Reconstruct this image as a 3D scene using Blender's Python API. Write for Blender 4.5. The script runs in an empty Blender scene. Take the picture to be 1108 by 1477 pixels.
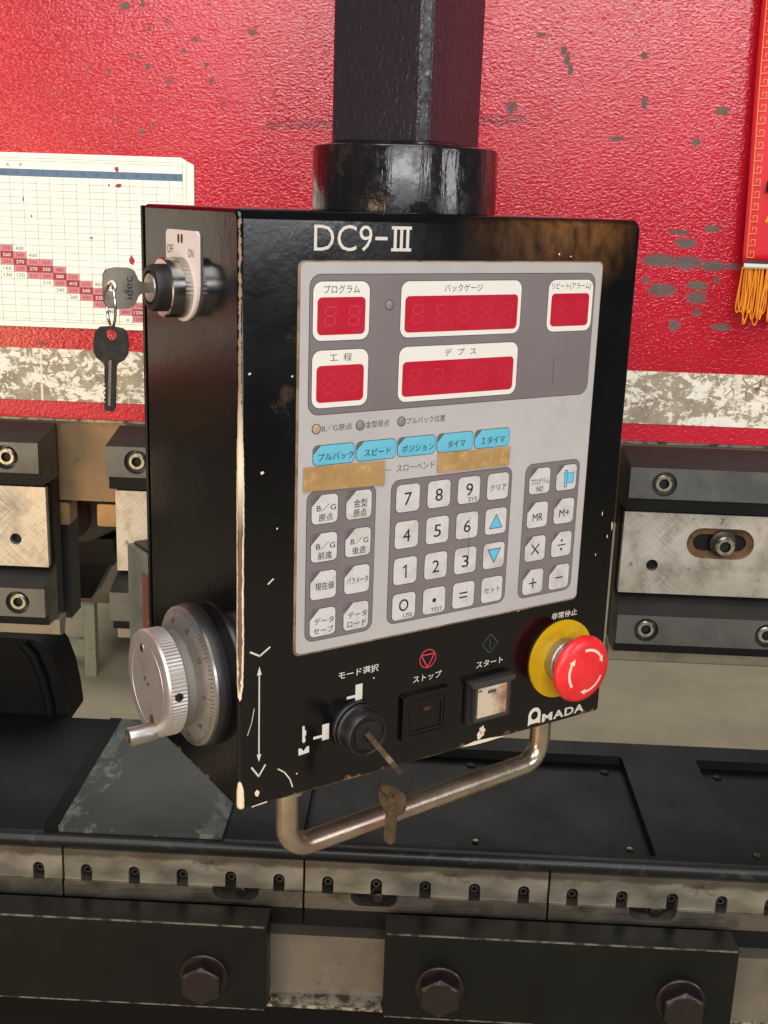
import bpy, math, random
from math import sin, cos, pi, radians
from mathutils import Vector, Matrix
from mathutils.geometry import tessellate_polygon
import numpy as np

random.seed(7)
scene = bpy.context.scene
col = scene.collection
MM = 0.001
Z0 = 1350.0            # camera height above the floor, mm

# ------------------------------------------------------------------ camera
def cam_axes(yaw, pitch, roll):
    f = Vector((-sin(yaw)*cos(pitch), cos(yaw)*cos(pitch), -sin(pitch)))
    r = Vector((cos(yaw), sin(yaw), 0)); d = f.cross(r)
    return cos(roll)*r+sin(roll)*d, -sin(roll)*r+cos(roll)*d, f
cd = bpy.data.cameras.new('camera'); cam = bpy.data.objects.new('camera', cd); col.objects.link(cam)
cr, cdn, cf = cam_axes(radians(1.63), .262, -.034)
mw = Matrix.Identity(4)
for i in range(3):
    mw[i][0] = cr[i]; mw[i][1] = -cdn[i]; mw[i][2] = -cf[i]
mw[2][3] = Z0*MM
cam.matrix_world = mw
cd.sensor_fit = 'HORIZONTAL'; cd.sensor_width = 36; cd.lens = 1650/1108*36
cd.clip_start = .02; cd.clip_end = 100
scene.camera = cam

# ------------------------------------------------------------------ light
world = bpy.data.worlds.new('World'); scene.world = world; world.use_nodes = True
bg = world.node_tree.nodes['Background']
bg.inputs[0].default_value = (.93, .94, .97, 1); bg.inputs[1].default_value = .11
def area(name, loc, target, sx, sy, power, color):
    l = bpy.data.lights.new(name, 'AREA'); l.shape = 'RECTANGLE'; l.size = sx; l.size_y = sy
    l.energy = power; l.color = color
    o = bpy.data.objects.new(name, l); col.objects.link(o); o.location = loc
    o.rotation_euler = (Vector(target)-Vector(loc)).to_track_quat('-Z', 'Y').to_euler()
    return o
area('ceiling_lamp', (-.3, -1.6, 4.6), (0, .9, 1.2), 3.6, 2.2, 150, (1, .98, .96))
area('doorway_light', (.25, -4.6, 3.0), (0, 1, 1.5), 4.2, 1.4, 205, (.97, .97, 1))
area('warm_lamp', (-1.9, -2.0, .85), (-.35, .92, 1.1), 1.1, 1.2, 36, (1, .72, .42))
area('right_window', (3.4, -1.3, 2.1), (.1, .8, 1.25), .9, 1.7, 40, (.96, .97, 1))
area('rear_lamp', (-.2, 4.2, 3.9), (0, 2.9, 0), 3.5, 2.5, 78, (1, .96, .88))
scene.view_settings.view_transform = 'Standard'
scene.view_settings.look = 'None'
scene.view_settings.exposure = -0.2
scene.view_settings.gamma = 1

# ------------------------------------------------------------------ materials
def lin(c):
    return tuple(((x/255)/12.92 if x/255 <= .04045 else ((x/255+.055)/1.055)**2.4) for x in c)+(1,)
class NT:
    def __init__(s, name):
        s.m = bpy.data.materials.new(name); s.m.use_nodes = True
        s.t = s.m.node_tree; s.b = s.t.nodes['Principled BSDF']
        s.tc = None
    def n(s, typ, **kw):
        x = s.t.nodes.new(typ)
        for k, v in kw.items(): setattr(x, k, v)
        return x
    def l(s, a, b): s.t.links.new(a, b)
    def co(s):
        if s.tc is None: s.tc = s.n('ShaderNodeTexCoord').outputs['Object']
        return s.tc
    def map(s, rot=(0, 0, 0), scale=(1, 1, 1), loc=(0, 0, 0)):
        m = s.n('ShaderNodeMapping'); s.l(s.co(), m.inputs[0])
        m.inputs['Rotation'].default_value = rot; m.inputs['Scale'].default_value = scale; m.inputs['Location'].default_value = loc
        return m.outputs[0]
    def map2(s, ang, scale):
        a = s.map(rot=(0, ang, 0)); m = s.n('ShaderNodeMapping'); s.l(a, m.inputs[0]); m.inputs['Scale'].default_value = scale
        return m.outputs[0]
    def noise(s, scale, detail=3, rough=.55, vec=None, dist=0):
        x = s.n('ShaderNodeTexNoise'); s.l(vec if vec is not None else s.co(), x.inputs['Vector'])
        x.inputs['Scale'].default_value = scale; x.inputs['Detail'].default_value = detail
        x.inputs['Roughness'].default_value = rough; x.inputs['Distortion'].default_value = dist
        return x.outputs[0]
    def step(s, v, lo, hi):
        x = s.n('ShaderNodeMapRange'); s.l(v, x.inputs[0]); x.inputs[1].default_value = lo; x.inputs[2].default_value = hi
        x.clamp = True
        return x.outputs[0]
    def math(s, op, a, b=None):
        x = s.n('ShaderNodeMath', operation=op)
        for i, v in enumerate((a, b)):
            if v is None: continue
            if isinstance(v, (int, float)): x.inputs[i].default_value = v
            else: s.l(v, x.inputs[i])
        return x.outputs[0]
    def mix(s, f, a, b):
        x = s.n('ShaderNodeMix', data_type='RGBA')
        for i, v in ((0, f), (6, a), (7, b)):
            if isinstance(v, (int, float)): x.inputs[i].default_value = v
            elif isinstance(v, tuple): x.inputs[i].default_value = v
            else: s.l(v, x.inputs[i])
        return x.outputs[2]
    def mixf(s, f, a, b):
        x = s.n('ShaderNodeMix', data_type='FLOAT')
        for i, v in ((0, f), (2, a), (3, b)):
            if isinstance(v, (int, float)): x.inputs[i].default_value = v
            else: s.l(v, x.inputs[i])
        return x.outputs[0]
    def setp(s, k, v):
        i = s.b.inputs[k]
        if isinstance(v, (int, float, tuple)): i.default_value = v
        else: s.l(v, i)
    def bump(s, h, strength, dist):
        x = s.n('ShaderNodeBump'); s.l(h, x.inputs['Height']); x.inputs['Strength'].default_value = strength
        x.inputs['Distance'].default_value = dist
        s.l(x.outputs[0], s.b.inputs['Normal'])

def M(name, c, rough=.5, metal=0, var=(), rvar=None, bump=None, spec=None, coat=0):
    k = NT(name); base = lin(c)
    for (sc, c2, lo, hi) in var:
        base = k.mix(k.step(k.noise(sc, 5, .62), lo, hi), base, lin(c2))
    k.setp('Base Color', base); k.setp('Metallic', metal)
    if rvar: k.setp('Roughness', k.mixf(k.step(k.noise(rvar[0], 4), rvar[2], rvar[3]), rough, rvar[1]))
    else: k.setp('Roughness', rough)
    if bump: k.bump(k.noise(bump[0], 2), bump[1], bump[2])
    if spec is not None: k.setp('Specular IOR Level', spec)
    if coat: k.setp('Coat Weight', coat); k.setp('Coat Roughness', .08)
    return k.m

def brushed(name, c, c2, rough, hatch=True, dirt=None, dirt2=None):
    k = NT(name)
    h = None
    for ang in ((radians(48), radians(-42)) if hatch else (0,)):
        v = k.map2(ang, (700, 700, 30) if hatch else (60, 300, 900))
        nz = k.noise(1, 2, .6, vec=v)
        h = nz if h is None else k.math('MULTIPLY', k.math('ADD', h, nz), .5)
    base = k.mix(k.math('MULTIPLY', k.step(h, .42, .60), k.step(k.noise(16, 3), .35, .62)), lin(c), lin(c2))
    if dirt: base = k.mix(k.step(k.noise(30, 5, .65), .5, .72), base, lin(dirt))
    if dirt2: base = k.mix(k.step(k.noise(140, 4, .6), .62, .75), base, lin(dirt2))
    k.setp('Base Color', base); k.setp('Metallic', .85)
    k.setp('Roughness', k.mixf(k.step(k.noise(22, 4), .4, .65), rough, rough+.18))
    k.bump(h, .12, .0004)
    return k.m

# --- red hammered paint of the beam, chipped down to grey-brown primer (chips follow the "wear" field)
k = NT('red_paint')
at = k.n('ShaderNodeAttribute', attribute_name='wear').outputs['Fac']
chipf = k.math('ADD', at, k.math('MULTIPLY', k.math('SUBTRACT', k.noise(380, 4, .75), .5), 1.9))
tiny = k.step(k.noise(75, 6, .75), .755, .775)
chip = k.math('MAXIMUM', k.step(chipf, -.02, .06), tiny)
redc = k.mix(k.step(k.noise(7, 4), .35, .7), lin((196, 26, 44)), lin((176, 16, 32)))
st = k.n('ShaderNodeAttribute', attribute_name='smear').outputs['Fac']
stf = k.step(k.math('ADD', st, k.math('MULTIPLY', k.math('SUBTRACT', k.noise(420, 4, .7), .5), 2.0)), .0, .25)
redc = k.mix(stf, redc, lin((150, 4, 18)))
k.setp('Base Color', k.mix(chip, redc, k.mix(k.step(k.noise(60, 4, .7), .4, .65), lin((98, 84, 76)), lin((92, 62, 58)))))
k.setp('Roughness', k.mixf(chip, k.mixf(k.step(k.noise(5, 4), .4, .65), .13, .22), .6)); k.setp('Specular IOR Level', .6)
v1 = k.n('ShaderNodeTexVoronoi', feature='SMOOTH_F1'); k.l(k.map(scale=(1, 1, 1.5)), v1.inputs['Vector']); v1.inputs['Scale'].default_value = 360
v1.inputs['Smoothness'].default_value = .6
hh = k.math('ADD', k.math('MULTIPLY', k.noise(450, 2, .5, dist=.7, vec=k.map(scale=(.8, 1, 1.25))), 1.0), k.math('MULTIPLY', v1.outputs[0], .35))
hh = k.math('SUBTRACT', hh, k.math('MULTIPLY', chip, .25))
k.bump(hh, .40, .00075)
RED = k.m

RIM = M('red_paint_rim', (196, 28, 46), .3, var=((110, (96, 84, 74), .70, .72),), bump=(330, .5, .0012))
# --- cream stripe, worn down to tan metal
k = NT('worn_cream_stripe')
v = k.map(scale=(1, 1, 2.4))
a = k.noise(22, 7, .75, vec=v, dist=1.2); b = k.noise(150, 5, .7, dist=.8)
fld = k.math('ADD', a, k.math('MULTIPLY', k.math('SUBTRACT', b, .5), .85))
pk = k.step(fld, .50, .545); halo = k.step(fld, .43, .50)
crk = k.n('ShaderNodeTexVoronoi', feature='DISTANCE_TO_EDGE'); k.l(k.map(scale=(1, 1, 1.6)), crk.inputs['Vector']); crk.inputs['Scale'].default_value = 70
crack = k.math('MULTIPLY', k.step(crk.outputs['Distance'], .035, .015), k.step(k.noise(24, 3), .5, .6))
vert = k.step(k.noise(1, 2, vec=k.map(scale=(70, 70, 3))), .66, .69)
tan_ = k.mix(k.step(k.noise(45, 5, .7), .4, .62), lin((174, 158, 132)), lin((144, 129, 108)))
base = k.mix(k.math('MULTIPLY', halo, .45), lin((238, 231, 212)), lin((214, 198, 168)))
base = k.mix(crack, base, lin((120, 92, 68)))
base = k.mix(pk, base, tan_)
base = k.mix(vert, base, lin((230, 220, 196)))
base = k.mix(k.step(k.noise(60, 5, .7), .67, .72), base, lin((84, 70, 56)))
base = k.mix(k.step(k.noise(18, 3, .6), .72, .735), base, lin((170, 36, 42)))
sc_ = k.step(k.noise(1, 3, .6, vec=k.map2(radians(35), (900, 900, 22))), .68, .72)
base = k.mix(k.math('MULTIPLY', sc_, .7), base, lin((222, 212, 190)))
k.setp('Base Color', base); k.setp('Roughness', k.mixf(pk, .4, .6))
k.bump(k.math('SUBTRACT', 1, pk), .5, .0005)
STRIPE = k.m

# --- black gloss paint of the pendant housing: worn front edge, painted reflection and greasy film near the top corner
def black_paint(name, housing):
    k = NT(name)
    base = lin((7, 7, 9)); rough = k.mixf(k.step(k.noise(14, 4), .4, .7), .13, .24)
    if housing:
        sp = k.n('ShaderNodeSeparateXYZ'); k.l(k.co(), sp.inputs[0]); X, Y, Z = sp.outputs
        # painted warm reflection and greasy film, streaked from lower left to upper right
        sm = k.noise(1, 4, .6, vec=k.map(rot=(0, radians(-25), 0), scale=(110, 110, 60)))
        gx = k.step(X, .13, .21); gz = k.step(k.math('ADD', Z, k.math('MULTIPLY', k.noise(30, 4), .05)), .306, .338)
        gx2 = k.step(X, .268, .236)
        greasy_reflection = k.math('MULTIPLY', k.math('MULTIPLY', gx, gz), k.math('MULTIPLY', gx2, k.step(sm, .25, .65)))
        greasy_reflection = k.math('MULTIPLY', greasy_reflection, k.step(Y, .003, .001))
        base = k.mix(k.math('MULTIPLY', greasy_reflection, .6), base, lin((150, 96, 40)))
        sm2 = k.math('MULTIPLY', k.step(k.noise(55, 5, .7), .60, .74), k.math('MULTIPLY', k.step(X, .045, .02), k.step(Y, .003, .001)))
        sm2 = k.math('MULTIPLY', sm2, k.math('MULTIPLY', k.step(Z, .18, .21), k.step(Z, .30, .26)))
        base = k.mix(k.math('MULTIPLY', sm2, .6), base, lin((110, 84, 56)))
        rough = k.mixf(greasy_reflection, rough, .36)
        # bare and primed metal along the near vertical edge
        e = k.math('ADD', X, Y)
        zr = k.math('MULTIPLY', Z, 1/.319)
        fc = k.n('ShaderNodeValToRGB'); k.l(zr, fc.inputs[0])
        el = fc.color_ramp.elements
        pts = [(0, .60), (.035, .58), (.06, .22), (.20, .22), (.235, .47), (.30, .56), (.42, .52), (.56, .58), (.63, .50), (.68, .40), (.74, .312), (.88, .306), (.97, .30)]
        while len(el) < len(pts): el.new(.5)
        for q, (p, v) in zip(el, pts): q.position = p; q.color = (v, v, v, 1)
        wid = k.math('MULTIPLY', fc.outputs[0], .0052)
        ee = k.math('ADD', e, k.math('MULTIPLY', k.math('SUBTRACT', k.noise(260, 5, .7), .5), .0016))
        worn = k.math('GREATER_THAN', wid, ee)
        brown = k.math('MULTIPLY', k.math('GREATER_THAN', k.math('MULTIPLY', wid, .70), k.math('ADD', ee, k.math('MULTIPLY', k.math('SUBTRACT', k.noise(40, 3), .5), .002))), k.step(zr, .60, .50))
        brown = k.math('MULTIPLY', brown, k.step(zr, .18, .24))
        thin = k.step(zr, .62, .74)
        wc = k.mix(thin, lin((226, 208, 176)), lin((132, 104, 74)))
        wc = k.mix(brown, wc, lin((98, 72, 58)))
        base = k.mix(worn, base, wc)
        # rusty chipped rim along the bottom edge, scuffs on the top edge
        bt = k.math('GREATER_THAN', k.math('ADD', .0012, k.math('MULTIPLY', k.step(k.noise(120, 5, .75), .5, .7), .0042)), Z)
        bt = k.math('MULTIPLY', bt, k.step(k.noise(22, 2), .46, .54))
        base = k.mix(bt, base, lin((124, 92, 66)))
        tp = k.math('LESS_THAN', .3248, k.math('ADD', Z, k.math('MULTIPLY', k.step(k.noise(90, 5, .75), .5, .72), .0045)))
        base = k.mix(k.math('MULTIPLY', tp, .8), base, lin((108, 98, 84)))
        # scattered nicks
        nk = k.step(k.noise(210, 2, .5), .83, .84)
        base = k.mix(nk, base, lin((150, 142, 128)))
        rough = k.mixf(worn, rough, .55)
    k.setp('Base Color', base); k.setp('Roughness', rough); k.setp('Specular IOR Level', .5)
    k.bump(k.math('ADD', k.noise(160, 2), k.math('MULTIPLY', k.noise(9, 2), 3)), .10, .0006)
    return k.m
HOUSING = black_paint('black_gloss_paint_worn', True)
BLACKP = black_paint('black_gloss_paint', False)

k = NT('hammered_maroon_black')
h = k.noise(1, 2, .5, dist=.5, vec=k.map(scale=(430, 430, 210)))
h = k.math('ADD', h, k.math('MULTIPLY', k.noise(900, 2), .2))
k.setp('Base Color', k.mix(k.step(k.noise(12, 4), .4, .65), lin((42, 37, 44)), lin((50, 41, 48))))
k.setp('Roughness', .27); k.setp('Specular IOR Level', .45); k.bump(h, .52, .0011); COLUMN = k.m
k = NT('collar_paint')
dr = k.noise(1, 4, .6, vec=k.map(scale=(120, 120, 16)))
k.setp('Base Color', k.mix(k.step(k.noise(46, 5, .7), .58, .7), k.mix(k.step(dr, .45, .65), lin((20, 18, 21)), lin((30, 26, 29))), lin((56, 42, 34))))
k.setp('Roughness', k.mixf(k.step(k.noise(60, 5, .7), .45, .62), .12, .36)); k.setp('Specular IOR Level', .6)
k.bump(k.math('ADD', dr, k.math('MULTIPLY', k.noise(260, 3), .25)), .45, .0012); COLLAR = k.m

MEMB = M('membrane_grey', (184, 179, 177), .42, var=((9, (173, 167, 162), .4, .72), (26, (170, 158, 142), .62, .80), (120, (150, 138, 122), .74, .80)), bump=(500, .04, .0003))
MEMBEDGE = M('membrane_edge', (150, 128, 102), .6, var=((60, (96, 76, 58), .45, .65),))
FIELD = M('field_grey', (122, 112, 113), .42, var=((12, (114, 105, 106), .4, .7),))
OUT = M('print_dark', (60, 54, 55), .5)
k = NT('key_white')
oi = k.n('ShaderNodeObjectInfo').outputs['Random']
v4 = k.n('ShaderNodeVectorMath', operation='ADD'); k.l(k.co(), v4.inputs[0]); k.l(oi, v4.inputs[1])
gr = k.step(k.noise(90, 5, .65, vec=v4.outputs[0]), .46, .74)
base = k.mix(k.math('MULTIPLY', gr, k.math('ADD', .35, k.math('MULTIPLY', oi, .5))), lin((205, 202, 199)), lin((168, 158, 146)))
k.setp('Base Color', base); k.setp('Roughness', k.mixf(gr, .36, .5)); KEYW = k.m
CORNER = M('key_corner', (98, 89, 88), .45)
KEYB = M('key_blue', (104, 186, 208), .42, var=((60, (92, 172, 196), .45, .7),))
BLUE = M('print_blue', (96, 188, 222), .45)
INK = M('ink_black', (34, 31, 33), .5)
INKG = M('ink_grey', (78, 70, 72), .5)
WHITEP = M('display_white', (228, 224, 214), .38)
REDW = M('display_red', (186, 40, 58), .10, var=((30, (182, 26, 46), .4, .7),), spec=.5)
REDG = M('display_segment', (194, 37, 57), .25)
LEDA = M('lamp_amber', (176, 152, 122), .35)
LEDG = M('lamp_grey', (134, 126, 124), .35)
TAPE = M('masking_tape', (176, 142, 92), .7, var=((30, (160, 122, 70), .4, .7), (160, (196, 160, 104), .55, .75)), bump=(300, .15, .0004))
TAPEINK = M('faded_ink', (156, 130, 78), .7)
WHITE = M('print_white', (214, 208, 196), .5, var=((120, (190, 184, 170), .55, .7),))
PRED = M('print_red', (206, 60, 74), .5)
PGREEN = M('print_green', (52, 76, 62), .5)
CREAM = M('bare_primer', (230, 214, 184), .6, var=((150, (200, 176, 140), .55, .7),))
PLAST = M('black_plastic', (26, 25, 26), .42, rvar=(40, .55, .4, .7), bump=(300, .08, .0004))
PLASTG = M('grey_black_plastic', (44, 43, 43), .5, bump=(300, .08, .0004))
DARKGL = M('dark_button', (8, 8, 9), .12)
STARTB = M('amber_button', (206, 186, 160), .16, var=((45, (142, 100, 72), .50, .68), (110, (214, 200, 180), .60, .72)), coat=.6)
CLEAR = M('smoked_guard', (58, 54, 52), .15, spec=.6)
YEL = M('yellow_plastic', (206, 164, 14), .4, var=((60, (184, 140, 10), .5, .75),), bump=(300, .05, .0004))
EST = M('red_plastic', (234, 48, 52), .32, var=((50, (212, 30, 38), .45, .7),), bump=(400, .05, .0003))
ESTP = M('arrow_print', (244, 208, 190), .45)
CHROME = M('chrome', (196, 194, 190), .16, 1, rvar=(60, .30, .45, .7))
SATIN = M('satin_steel', (188, 184, 180), .34, 1, var=((60, (160, 152, 144), .5, .7),), rvar=(60, .46, .4, .7))
DIAL = M('dial_aluminium', (186, 184, 184), .38, .9, var=((40, (168, 158, 140), .5, .72),))
KNOBM = M('knob_aluminium', (206, 198, 192), .44, .75, var=((50, (186, 176, 168), .45, .7), (160, (160, 146, 132), .68, .74)))
PLATEW = M('legend_plate_white', (232, 218, 212), .45)
KEYM = M('key_nickel', (150, 142, 130), .36, .9, var=((120, (122, 112, 98), .5, .7),))
KEYD = M('key_dark', (36, 34, 30), .42, .4, var=((120, (58, 54, 46), .5, .7),))
BRASS = M('key_brass_old', (104, 88, 66), .55, .5, var=((160, (84, 66, 48), .45, .65), (300, (140, 108, 84), .64, .72)))
k = NT('handle_steel')
nz = k.noise(1, 4, .6, vec=k.map(scale=(18, 18, 18)))
k.setp('Base Color', k.mix(k.step(nz, .42, .58), lin((190, 180, 158)), lin((172, 146, 132)))); k.setp('Metallic', .9)
k.setp('Roughness', k.mixf(k.step(k.noise(120, 4), .4, .7), .24, .36)); k.bump(k.noise(400, 3), .08, .0004); HANDLE = k.m
REARG = M('grey_green_paint', (112, 116, 106), .5, var=((30, (92, 94, 86), .45, .65), (150, (70, 66, 58), .66, .7)), bump=(160, .15, .0005))
REARR = M('red_brown_primer', (112, 66, 54), .6, var=((40, (90, 58, 48), .4, .7), (90, (126, 122, 110), .60, .64)))
CHARTB = M('chart_enamel', (252, 248, 230), .42, var=((6, (250, 242, 218), .4, .7), (220, (180, 90, 80), .80, .81)))
GRID = M('grid_ink', (104, 96, 96), .5); BAND = M('band_blue', (84, 112, 140), .45, var=((150, (200, 200, 190), .72, .75),))
PINK = M('cell_pink', (206, 128, 134), .45); DRED = M('cell_dark_red', (156, 30, 52), .45)
CLOTH = M('red_satin', (216, 24, 40), .55, bump=(900, .1, .0004))
GOLD = M('gold_thread', (236, 146, 20), .55, bump=(700, .3, .0006))
GOLDP = M('gold_print', (226, 130, 66), .55)
CLAMPM = M('black_oxide_bar', (112, 112, 109), .42, .8, var=((24, (90, 90, 88), .42, .66), (200, (120, 116, 110), .70, .76)), rvar=(50, .5, .42, .68), bump=(260, .08, .0004))
CLAMPD = M('dark_oxide', (30, 30, 31), .48, .6, var=((30, (22, 22, 23), .4, .7),))
CLAMPB = M('shaded_bevel', (52, 50, 48), .58, .5, var=((30, (40, 39, 38), .4, .7), (160, (70, 66, 60), .68, .75)))  # shade of the bars' bevel put into a darker colour
PUNCH = M('punch_steel', (152, 146, 132), .42, .75, var=((30, (124, 116, 102), .45, .7),))
PLATEG = brushed('ground_plate', (210, 203, 190), (174, 166, 153), .40, True, (150, 138, 122), (126, 116, 104))
ADAPT = M('adapter_steel', (146, 120, 88), .46, .7, var=((7, (126, 104, 78), .4, .65), (18, (92, 78, 60), .60, .82), (120, (110, 92, 70), .62, .75)), rvar=(20, .6, .4, .7), bump=(300, .05, .0004))
SCREW = M('socket_screw', (186, 180, 164), .38, .95, var=((200, (70, 66, 60), .5, .68),))
SCREWD = M('oily_set_screw', (104, 100, 92), .36, .9, var=((300, (60, 56, 50), .5, .68),))
SOCK = M('socket_dark', (10, 10, 10), .6)
RUSTY = M('rusty_slot', (112, 82, 52), .6, .5, var=((90, (64, 46, 32), .45, .65),))
DECK = M('deck_black', (14, 15, 14), .46, 0, var=((9, (18, 19, 18), .4, .7), (70, (26, 27, 25), .66, .72), (160, (92, 90, 84), .79, .81)), rvar=(18, .58, .4, .7), bump=(350, .12, .0005), spec=.18)
LIP = M('deck_lip', (34, 35, 36), .40, .4, var=((60, (60, 60, 58), .58, .68),))
k = NT('worn_green_plate')
sp = k.n('ShaderNodeSeparateXYZ'); k.l(k.co(), sp.inputs[0]); X, Y, Z = sp.outputs
lft = k.step(X, .034, .004); rgt = k.math('MULTIPLY', k.step(X, .085, .128), k.step(Y, .095, .03))
fl = k.math('ADD', k.noise(1, 6, .7, vec=k.map(scale=(70, 34, 60)), dist=.8), k.math('MULTIPLY', k.math('MAXIMUM', lft, rgt), .16))
base = k.mix(k.step(k.noise(24, 4), .4, .7), lin((48, 52, 50)), lin((38, 42, 41)))
base = k.mix(k.step(fl, .63, .67), base, k.mix(k.step(k.noise(90, 4), .4, .6), lin((92, 102, 90)), lin((70, 78, 71))))
base = k.mix(k.step(k.noise(110, 4, .7), .70, .73), base, lin((98, 106, 95)))
k.setp('Base Color', base); k.setp('Roughness', .5); k.bump(k.noise(250, 3), .2, .0006); SLIDE = k.m
RUBBER = M('black_rubber', (8, 8, 9), .6, spec=.18)
k = NT('die_rail_steel')
sp = k.n('ShaderNodeSeparateXYZ'); k.l(k.co(), sp.inputs[0])
wv = k.noise(1, 3, .5, vec=k.map(scale=(22, 22, 46)))
base = k.mix(k.step(wv, .36, .62), lin((174, 168, 154)), lin((128, 122, 110)))
sg = k.step(k.math('ADD', sp.outputs[2], k.math('MULTIPLY', k.math('SUBTRACT', k.noise(45, 4, .6), .5), .012)), -.0075, -.0045)
base = k.mix(k.math('MULTIPLY', sg, .7), base, lin((74, 66, 56)))
base = k.mix(k.step(k.noise(48, 4, .6), .62, .76), base, lin((84, 70, 58)))
k.setp('Base Color', base); k.setp('Metallic', .8); k.setp('Roughness', k.mixf(k.step(k.noise(30, 3), .4, .7), .36, .52))
k.bump(k.noise(1, 2, vec=k.map(scale=(500, 500, 60))), .06, .0004); RAIL = k.m
LEDGE = brushed('rail_ledge_steel', (124, 117, 104), (100, 93, 82), .42, False, (70, 60, 48))
FACE = M('beam_face_steel', (142, 133, 119), .46, .8, var=((14, (116, 108, 96), .4, .7), (60, (96, 78, 60), .66, .78)), rvar=(30, .56, .4, .7))
CPLATE = M('black_clamp_plate', (16, 17, 15), .34, .2, var=((14, (9, 10, 8), .4, .7), (240, (120, 116, 108), .80, .81)), rvar=(30, .52, .4, .7), bump=(300, .06, .0004), spec=.35)
EDGEW = M('worn_edge_steel', (150, 146, 136), .4, .8, var=((90, (70, 66, 60), .45, .6),))
BOLT = M('brown_black_bolt', (62, 55, 53), .32, .8, var=((80, (68, 54, 50), .5, .7),), rvar=(120, .5, .4, .7), bump=(400, .15, .0004))
CONC = M('concrete', (168, 156, 130), .75, var=((1.6, (146, 136, 114), .42, .62), (7, (156, 146, 124), .45, .7), (24, (126, 116, 98), .70, .76)), bump=(60, .1, .001))
PALEG = M('pale_green_paint', (150, 152, 128), .55, var=((30, (120, 118, 98), .5, .7),))
BROWNT = M('brown_bench_top', (104, 86, 70), .6, var=((14, (84, 70, 58), .4, .7),))
MGREY = M('machine_grey', (112, 108, 100), .5, var=((20, (84, 80, 74), .45, .7),))
MDARK = M('machine_dark', (34, 33, 33), .5)
MRED = M('dull_dark_red', (74, 34, 34), .5)
WPLAS = M('white_plastic', (216, 210, 196), .5)
BRONZE = M('bronze_block', (170, 136, 92), .4, .6, var=((60, (140, 108, 70), .45, .7),))

# ------------------------------------------------------------------ mesh helpers
def fr(o=(0, 0, 0), ex=(1, 0, 0), ey=(0, 0, 1), ez=(0, -1, 0)):
    return tuple(Vector(v) for v in (o, ex, ey, ez))
FRONT = fr()                                              # a right, b up, c towards the viewer
SIDE = fr((0, 0, 0), (0, -1, 0), (0, 0, 1), (-1, 0, 0))   # a = -depth, b up, c out of the left flank
TOP = fr((0, 0, 0), (1, 0, 0), (0, 1, 0), (0, 0, 1))
def at(F, a, b, c): return F[0]+F[1]*a+F[2]*b+F[3]*c

def rrect(x0, x1, y0, y1, r, seg=4):
    p = []
    for cx, cy, a0 in ((x1-r, y0+r, -90), (x1-r, y1-r, 0), (x0+r, y1-r, 90), (x0+r, y0+r, 180)):
        for i in range(seg+1):
            a = radians(a0+90*i/seg); p.append((cx+r*cos(a), cy+r*sin(a)))
    return p
def rect(x0, x1, y0, y1): return [(x0, y0), (x1, y0), (x1, y1), (x0, y1)]
def circ(cx, cy, r, n=24, a0=0): return [(cx+r*cos(a0+2*pi*i/n), cy+r*sin(a0+2*pi*i/n)) for i in range(n)]
def stadium(x0, x1, yc, r, n=10):
    p = []
    for i in range(n+1): a = -pi/2+pi*i/n; p.append((x1-r+r*cos(a), yc+r*sin(a)))
    for i in range(n+1): a = pi/2+pi*i/n; p.append((x0+r+r*cos(a), yc+r*sin(a)))
    return p
def blob(cx, cy, rx, ry, n=11, j=.35):
    return [(cx+rx*cos(2*pi*i/n)*(1+random.uniform(-j, j)), cy+ry*sin(2*pi*i/n)*(1+random.uniform(-j, j))) for i in range(n)]

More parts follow.
